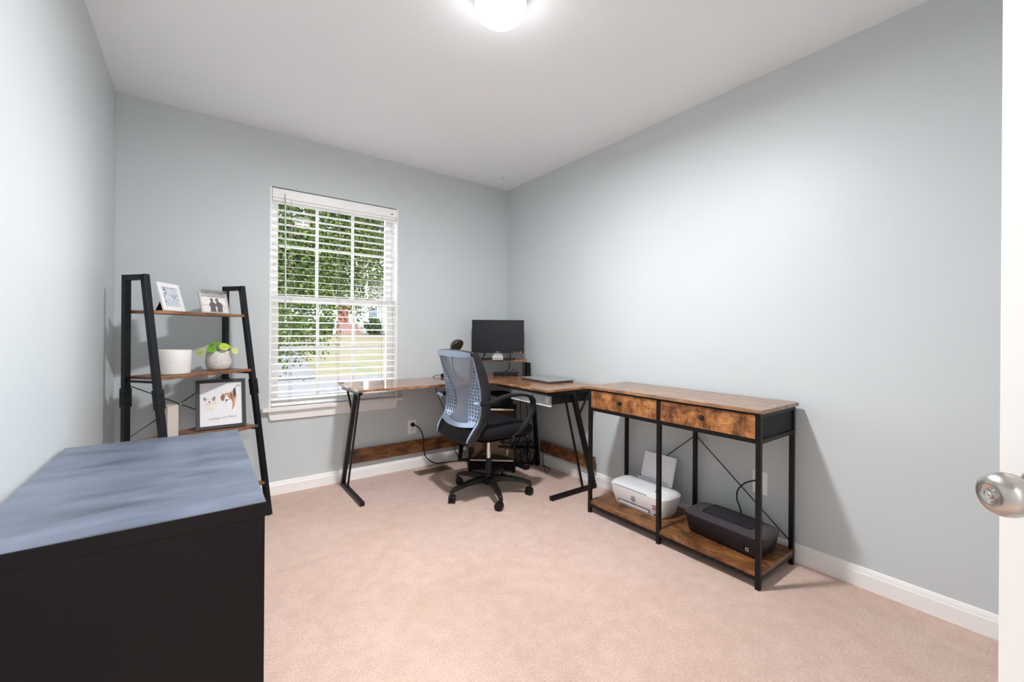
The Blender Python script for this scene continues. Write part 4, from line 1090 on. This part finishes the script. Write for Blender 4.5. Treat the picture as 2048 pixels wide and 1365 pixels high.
def hp(parent, cx, y, cz, r, tilt, disc, ink):
    A = Matrix.Rotation(math.pi / 2 - tilt, 3, 'X')
    part('emblem_disc', MB().lathe([(r, 0), (r, .0006), (0, .0006)], (cx, y, cz), 28, A), disc, parent)
    T = frame3((cx, y - .0009, cz), (1, 0, 0), (0, math.sin(-tilt), math.cos(tilt)))
    part('lettering', text_mb('hp', r * 1.9, T, .0002, 0.3), ink, parent)
hp(pr, -.012, -.0925, .068, .0155, .14, plain('emblem_grey', (0.16, 0.16, 0.17), 0.4), WPL)
part('rear_guide', MB().box((-.105, .070, .118), (.105, .074, .150)), plain('guide', (0.55, 0.57, 0.62), 0.2), pr, bevel=0.001)
pa = thing('paper_sheets', 'stack of white paper standing upright in the white printer', 'paper', (2.128 + .062, 1.535, PZ + .128), -math.pi / 2)
rnd = random.Random(3)
mb = MB(); tl2 = .30
for k in range(6):
    y0 = .012 + k * .0008; dx = rnd.uniform(-.004, .004); A = Matrix.Rotation(-tl2, 4, 'X'); A = Matrix.Translation((dx, y0, 0)) @ A
    mb.T = A; mb.box((-.098, 0, .002 * 0), (.112, .0003, .172 + rnd.uniform(-.003, .003)))
part('sheets', mb, plain('paper_white', (0.82, 0.82, 0.84), 0.6, var=.01), pa)

DPL = plain('printer_dark', (0.012, 0.010, 0.014), 0.36, spec=0.4, var=.1); DPT = plain('printer_top', (0.070, 0.058, 0.068), 0.34, 0.2, var=.05)
p2 = thing('dark_printer', 'dark grey and black inkjet printer on the right of the lower shelf', 'printer', (2.136, 1.052, PZ), -math.pi / 2 - math.radians(3))
part('body', stack([(0.0, .345, .150, .02, 0, .0), (0.012, .365, .175, .03, 0, 0), (0.060, .385, .190, .036, 0, 0), (0.096, .402, .196, .042, 0, 0)]), DPL, p2, smooth=40)
part('top_cover', stack([(0.0963, .404, .198, .042, 0, 0), (0.104, .400, .194, .042, 0, 0), (0.109, .380, .172, .040, 0, .004), (0.110, .30, .12, .03, 0, .01)]), DPT, p2, smooth=40)
A = Matrix(((1, 0, 0, 0), (0, 1, 0, 0), (0, .035, 1, 0), (0, 0, 0, 1)))
mb = MB(); mb.T = Matrix.Translation((0, 0, .111)) @ A; mb.prism(rounded_rect(.0, .018, .255, .130, .02), 0.0, .0045)
part('input_cover', mb, DPL, p2, bevel=.001)
mb = MB(); mb.T = Matrix.Translation((0, 0, 0))
each('front_gap', MB().box((-.132, -.0965, .02), (-.1308, -.094, .093)).box((.118, -.0965, .02), (.1192, -.094, .093)), RUBBER, p2)
part('emblem', MB().tube([(.150, -.048, .1112), (.160, -.040, .1112), (.172, -.052, .1110)], .0014, 5), plain('emblem_light', (0.6, 0.58, 0.6), 0.3), p2)
mb = MB()
for a, b2 in (((.128, .028), (.140, .028)), ((.128, .040), (.140, .040)), ((.128, .028), (.128, .040)), ((.140, .028), (.140, .040))):
    mb.beam((a[0], -.0925, a[1]), (b2[0], -.0925, b2[1]), .0012, .0012)
part('small_symbol', mb, WHITEP, p2)

inv = (Matrix.Translation(p2.location) @ Matrix.Rotation(p2.rotation_euler.z, 4, 'Z')).inverted()
mb = MB(); mb.T = inv
mb.tube(bez([(XR - .033, .997, .354), (XR - .05, 1.005, .352), (XR - .055, 1.045, .33), (XR - .05, 1.085, .28), (XR - .048, 1.090, .23), (XR - .050, 1.070, .18), (XR - .060, 1.060, .13), (XR - .09, 1.05, .115)], 10), 0.0036, 8)
pc = part('power_cord', mb, CORD, p2, smooth=60)
mb = MB(); mb.T = inv
mb.lathe([(0.012, 0), (0.014, .005), (0.012, .018), (.006, .026), (0, .026)], (XR - .0075, 0.997, .354), 18, Matrix.Rotation(-math.pi / 2, 3, 'Y'))
part('plug', mb, RUBBER, pc, smooth=50)

# ------------------------------------------------------------------ office chair
CX, CY = 1.594, 2.413
ch = thing('office_chair', 'black and blue-grey mesh office chair on castors at the desk', 'chair', (CX, CY, 0), 0)
CBL = plain('chair_black', (0.008, 0.0075, 0.0085), 0.38, spec=0.35, var=.1)
CRIM = plain('chair_rim', (0.017, 0.015, 0.019), 0.34, spec=0.4, var=.08)
CSH = plain('chair_shell_blue_grey', (0.26, 0.33, 0.44), 0.25, 0.2, var=.04)
CST = plain('seat_fabric', (0.009, 0.009, 0.012), 0.9, spec=0.2, var=.15, vscale=200, bmp=.3)
# base
part('base_hub', MB().lathe([(0.0, .070), (.030, .072), (.036, .080), (.040, .118), (.034, .140), (.0, .142)], n=28), CBL, ch, smooth=50)
for ang in (-107.8, -35.8, 36.2, 108.2, 180.2):
    a = math.radians(ang); ux, uy = math.cos(a), math.sin(a); sd = Vector((-uy, ux, 0))
    secs = []
    for rr, zt2, th_, wd in ((.028, .132, .050, .050), (.08, .134, .040, .046), (.16, .124, .030, .040), (.235, .108, .024, .034), (.275, .096, .024, .030), (.292, .084, .026, .024)):
        c = Vector((ux * rr, uy * rr, 0))
        secs.append([c - sd * wd / 2 + Vector((0, 0, zt2 - th_)), c + sd * wd / 2 + Vector((0, 0, zt2 - th_)), c + sd * wd / 2 * .8 + Vector((0, 0, zt2 - .004)), c + sd * wd * .2 + Vector((0, 0, zt2)), c - sd * wd * .2 + Vector((0, 0, zt2)), c - sd * wd / 2 * .8 + Vector((0, 0, zt2 - .004))])
    lg = part('base_leg', MB().sweep(None, secs), CBL, ch, smooth=35)
    c = Vector((ux * .283, uy * .283, 0)); off = a + 0.9
    fwd = Vector((math.cos(off), math.sin(off), 0)); ax = Vector((-fwd.y, fwd.x, 0)); wc = c - fwd * .012 + Vector((0, 0, .0268))
    A = frame3((0, 0, 0), fwd, Vector((0, 0, 1))).to_3x3()
    mb = MB()
    for s2 in (-1, 1):
        mb.lathe([(0, -.009), (.022, -.009), (.0262, -.006), (.0265, .0), (.0262, .006), (.022, .009), (0, .009)], wc + ax * s2 * .0125, 24, A)
    mb.tube([c + Vector((0, 0, .048)), c + Vector((0, 0, .070))], .0075, 10)
    mb.beam(wc + Vector((0, 0, .004)), wc + Vector((0, 0, .026)) + fwd * .010, .016, .030, fwd)
    part('castor', mb, RUBBER, lg, smooth=45)
part('column', MB().lathe([(.026, .140), (.026, .150), (.0225, .160), (.021, .245), (.019, .248)], n=24), CBL, ch, smooth=40)
part('gas_lift', MB().lathe([(.0135, .249), (.0135, .385)], n=24), CHROME, ch, smooth=40)
part('mechanism', MB().box((-.10, -.07, .372), (.08, .07, .412)).beam((.02, -.07, .385), (.03, -.215, .378), .012, .012), CBL, ch, bevel=.004)
part('height_lever', MB().tube(bez([(.02, -.06, .385), (.02, -.12, .375), (.015, -.165, .36), (.015, -.175, .30)], 6), .004, 8), CBL, ch, smooth=60)
part('hang_tag', MB().tube([(.03, -.15, .385), (.05, -.16, .36), (.035, -.165, .335)], .001, 5).box((.018, -.167, .296), (.042, -.1665, .336)), CHROME, ch, label='silver hanging tag')
# seat
def seat():
    mb = MB(); secs = []
    for z, g, r in ((.418, -.050, .07), (.424, -.028, .08), (.440, -.008, .09), (.465, 0, .10), (.485, -.004, .10), (.498, -.016, .10), (.506, -.045, .10), (.510, -.10, .09), (.511, -.16, .06)):
        pts = rounded_rect(.010, 0, .465 + 2 * g, .475 + 2 * g, max(.02, r + g * .3), 6)
        # waterfall front edge
        secs.append([(x, y, z - (.022 * max(0, (x - .12) / .12) ** 2) + .006 * (abs(y) / .23) ** 2) for x, y in pts])
    mb.sweep(None, secs)
    return mb
part('seat', seat(), CST, ch, smooth=50)
part('seat_pan', stack([(.4075, .36, .37, .06, .01, 0), (.4175, .40, .41, .07, .01, 0)]), CBL, ch, smooth=40)
# armrests (y = ±.268): loop
def arm(sy):
    prof = [(-.248, .675, .024, .036), (-.225, .672, .026, .040), (-.165, .676, .022, .044), (-.09, .697, .020, .050), (-.02, .709, .018, .052), (.05, .709, .018, .052), (.10, .702, .018, .050), (.145, .688, .020, .046), (.166, .664, .026, .042), (.170, .630, .026, .040), (.162, .590, .024, .038), (.140, .545, .022, .036), (.105, .500, .020, .036), (.065, .462, .018, .036), (.035, .440, .016, .036)]
    P = [Vector((a, 0, b)) for a, b, _, _ in prof]; secs = []
    for i, (a, b, t, w) in enumerate(prof):
        tan = (P[min(i + 1, len(P) - 1)] - P[max(i - 1, 0)]).normalized(); nrm = Vector((-tan.z, 0, tan.x))
        # bottom end bends inwards to the seat
        k = max(0, (i - 10) / 4.0); yy = sy * (.268 - .045 * k * k)
        c = Vector((a, yy, b)); ys = Vector((0, 1, 0))
        secs.append([c + nrm * t / 2 + ys * w * .32, c + nrm * t * .2 + ys * w / 2, c - nrm * t / 2 + ys * w * .42, c - nrm * t / 2 - ys * w * .42, c + nrm * t * .2 - ys * w / 2, c + nrm * t / 2 - ys * w * .32])
    mb = MB().sweep(None, secs)
    return mb
for sy in (-1, 1):
    ao = part('armrest', arm(sy), CBL, ch, smooth=50)
    part('arm_mount', MB().tube([(-.246, sy * .266, .672), (-.246, sy * .226, .668)], .0135, 16).tube([(-.250, sy * .268, .672), (-.222, sy * .268, .672)], .0135, 16), CSH, ao, smooth=50, label='blue-grey joint between armrest and back')
    part('arm_foot', MB().beam((.035, sy * .205, .412), (.035, sy * .232, .440), .05, .012, (1, 0, 0)), CBL, ao, bevel=.003)
# back
REAR = [(.400, -.262), (.425, -.287), (.445, -.288), (.48, -.272), (.515, -.248), (.545, -.225), (.58, -.210), (.62, -.205), (.66, -.206), (.70, -.208), (.755, -.214), (.80, -.224), (.86, -.240), (.91, -.254), (.955, -.268), (.995, -.282)]
def xr_(z): return interp(REAR, z)
HW = [(.40, .195), (.43, .215), (.47, .228), (.52, .234), (.60, .238), (.80, .240), (.90, .240), (.95, .237), (.975, .231), (.99, .212)]
YIN = [(.50, .160), (.53, .128), (.56, .102), (.60, .083), (.64, .078), (.68, .086), (.72, .105), (.76, .130), (.80, .156), (.85, .184), (.90, .204), (.945, .210)]
def side_rim(sy):
    secs = []; zs = [.402, .412, .425, .44, .46, .48, .50, .52, .545, .57, .60, .64, .68, .72, .76, .80, .84, .88, .91, .935, .955, .970]
    for z in zs:
        h = interp(HW, z); xrr = xr_(z); dep = .068 if z > .46 else .068 - .03 * (.46 - z) / .06
        dep = dep - .020 * max(0, (z - .85) / .12)
        xf = xrr + dep; w = .030 if z > .45 else .05
        o_ = sy * h; i_ = sy * (h - w)
        secs.append([(xrr, sy * (h - .010), z), (xrr + .012, o_, z), (xf - .010, o_, z), (xf, sy * (h - .012), z), (xf - .006, i_, z), (xrr + .010, i_, z)])
    return secs
mb = MB()
for sy in (-1, 1): mb.sweep(None, side_rim(sy))
# top bar joins both sides, slightly arched
secs = []
for k in range(25):
    y = -.229 + .458 * k / 24; t = abs(y) / .229; z = .984 - .014 * t ** 3 * (1.0); hh = .016
    xx = xr_(z) ; bow = -.014 * (1 - t * t)
    secs.append([(xx + bow - .001, y, z - hh), (xx + bow - .003, y, z + hh * .3), (xx + bow + .015, y, z + hh * .5), (xx + bow + .040, y, z + hh * .2), (xx + bow + .046, y, z - hh)])
mb.sweep(None, secs)
part('backrest_rim', mb, CRIM, ch, smooth=40)
# lower black panel
secs = []
for k in range(17):
    y = -.180 + .36 * k / 16; t = abs(y) / .18; b0 = -.018 * (1 - t * t)
    secs.append([(-.262 + b0, y, .405), (-.285 + b0, y, .430), (-.255 + b0, y, .500), (-.235 + b0, y, .500), (-.250 + b0, y, .430), (-.225 + b0, y, .405)])
part('lower_panel', MB().sweep(None, secs).box((-.24, -.05, .385), (-.09, .05, .405)), plain('panel_black', (0.004, 0.004, 0.0045), 0.6, spec=0.15), ch, smooth=40)
# blue-grey shell: top strip, bottom bar, perforated wings
secs = []
for k in range(25):
    y = -.212 + .424 * k / 24; t = abs(y) / .212
    z0, z1 = .944 + .004 * t, .985 - .010 * t ** 3; x0 = xr_(z0) - .016 * (1 - t * t) - .010
    secs.append([(x0 - .004, y, z0), (x0 - .007, y, z1), (x0 + .001, y, z1 + .001), (x0 + .004, y, z0)])
mb = MB().sweep(None, secs)
secs = []
for k in range(25):
    y = -.205 + .41 * k / 24; t = abs(y) / .205; z0 = .503 + .020 * t * t; z1 = z0 + .022 + .012 * t * t
    bw = -.016 * (1 - t * t); secs.append([(xr_(z0) - .010 + bw, y, z0), (xr_(z1) - .008 + bw, y, z1), (xr_(z1) + bw, y, z1), (xr_(z0) + bw, y, z0)])
mb.sweep(None, secs)
for sy in (-1, 1):   # thin blue-grey edge line along the rear of each rim
    zs = [.43 + .54 * i / 30 for i in range(31)]
    mb.sweep(None, [[(xr_(z) - .003, sy * (interp(HW, z) - .030), z), (xr_(z) - .006, sy * (interp(HW, z) - .020), z), (xr_(z) - .002, sy * (interp(HW, z) - .009), z), (xr_(z) + .004, sy * (interp(HW, z) - .020), z)] for z in zs])
part('back_shell', mb, CSH, ch, smooth=40)
def wing(sy):
    mb = MB(); z = .522; ZT = .918; rows = 18
    def S(y_t, z_, layer):
        yi = interp(YIN, z_) ; yo = interp(HW, z_) - .024
        y = yi + (yo - yi) * y_t
        x = xr_(z_) - .002 - .004 * (1 - y_t) ** 1.3 + .004 * layer
        return (x, sy * y, z_)
    for j in range(rows):
        za = z + (ZT - z) * j / rows; zb = z + (ZT - z) * (j + 1) / rows; zm = (za + zb) / 2
        wd = interp(HW, zm) - .024 - interp(YIN, zm)
        nc = max(1, int(round(wd / .031)))
        for i in range(nc):
            t0, t1 = i / nc, (i + 1) / nc; K = 12; vs = []
            hr = min(.0086, wd / nc * .34, (zb - za) * .36)
            for layer in (0, 1):
                for k in range(K):
                    a = 2 * math.pi * k / K + math.pi / 4
                    c_a, s_a = math.cos(a), math.sin(a); m_ = max(abs(c_a), abs(s_a))
                    vs.append(S((t0 + t1) / 2 + (t1 - t0) / 2 * c_a / m_, zm + (zb - za) / 2 * s_a / m_, layer))
                for k in range(K):
                    a = 2 * math.pi * k / K + math.pi / 4
                    vs.append(S((t0 + t1) / 2 + hr * math.cos(a) / max(wd, .01), zm + hr * math.sin(a), layer))
            fs = []
            for k in range(K):
                k2 = (k + 1) % K
                fs += [(k, k2, K + k2, K + k), (2 * K + k, 3 * K + k, 3 * K + k2, 2 * K + k2), (K + k, K + k2, 3 * K + k2, 3 * K + k)]
            mb.add(vs, fs)
    return mb
for sy in (-1, 1): part('perforated_wing', wing(sy), CSH, ch, smooth=40)
m = bpy.data.materials.new('back_mesh_fabric'); m.use_nodes = True; nt = m.node_tree
for n_ in list(nt.nodes): nt.nodes.remove(n_)
o_ = N(nt, 'ShaderNodeOutputMaterial'); tr = N(nt, 'ShaderNodeBsdfTransparent'); pb = N(nt, 'ShaderNodeBsdfPrincipled'); pb.inputs['Base Color'].default_value = (0.12, 0.15, 0.225, 1); pb.inputs['Roughness'].default_value = 0.55; pb.inputs['Sheen Weight'].default_value = 0.5
mxs = N(nt, 'ShaderNodeMixShader'); v = coords(nt, (1, 1, 1)); ck = N(nt, 'ShaderNodeTexChecker', i_Scale=700.0); L(nt, v, ck.inputs[0])
mr = N(nt, 'ShaderNodeMapRange'); L(nt, ck.outputs[1], mr.inputs[0]); mr.inputs[3].default_value = 0.66; mr.inputs[4].default_value = 0.82
L(nt, mr.outputs[0], mxs.inputs[0]); L(nt, tr.outputs[0], mxs.inputs[1]); L(nt, pb.outputs[0], mxs.inputs[2]); L(nt, mxs.outputs[0], o_.inputs[0])
mb = MB(); vs = []; zs = [.520 + .432 * i / 24 for i in range(25)]; NY = 12
for z in zs:
    yi = interp(YIN, z) + .004
    for k in range(NY + 1):
        t = -1 + 2 * k / NY; e_ = min(1, (z - .52) / .05, (.952 - z) / .05); e_ = max(0, e_); vs.append((xr_(z) - .002 - .008 * e_ * (1 - t * t) , yi * t, z))
mb.add(vs, [(i * (NY + 1) + k, i * (NY + 1) + k + 1, (i + 1) * (NY + 1) + k + 1, (i + 1) * (NY + 1) + k) for i in range(24) for k in range(NY)])
part('mesh_panel', mb, m, ch, smooth=60)

for o in bpy.data.objects:
    if '_o' in o: del o['_o']
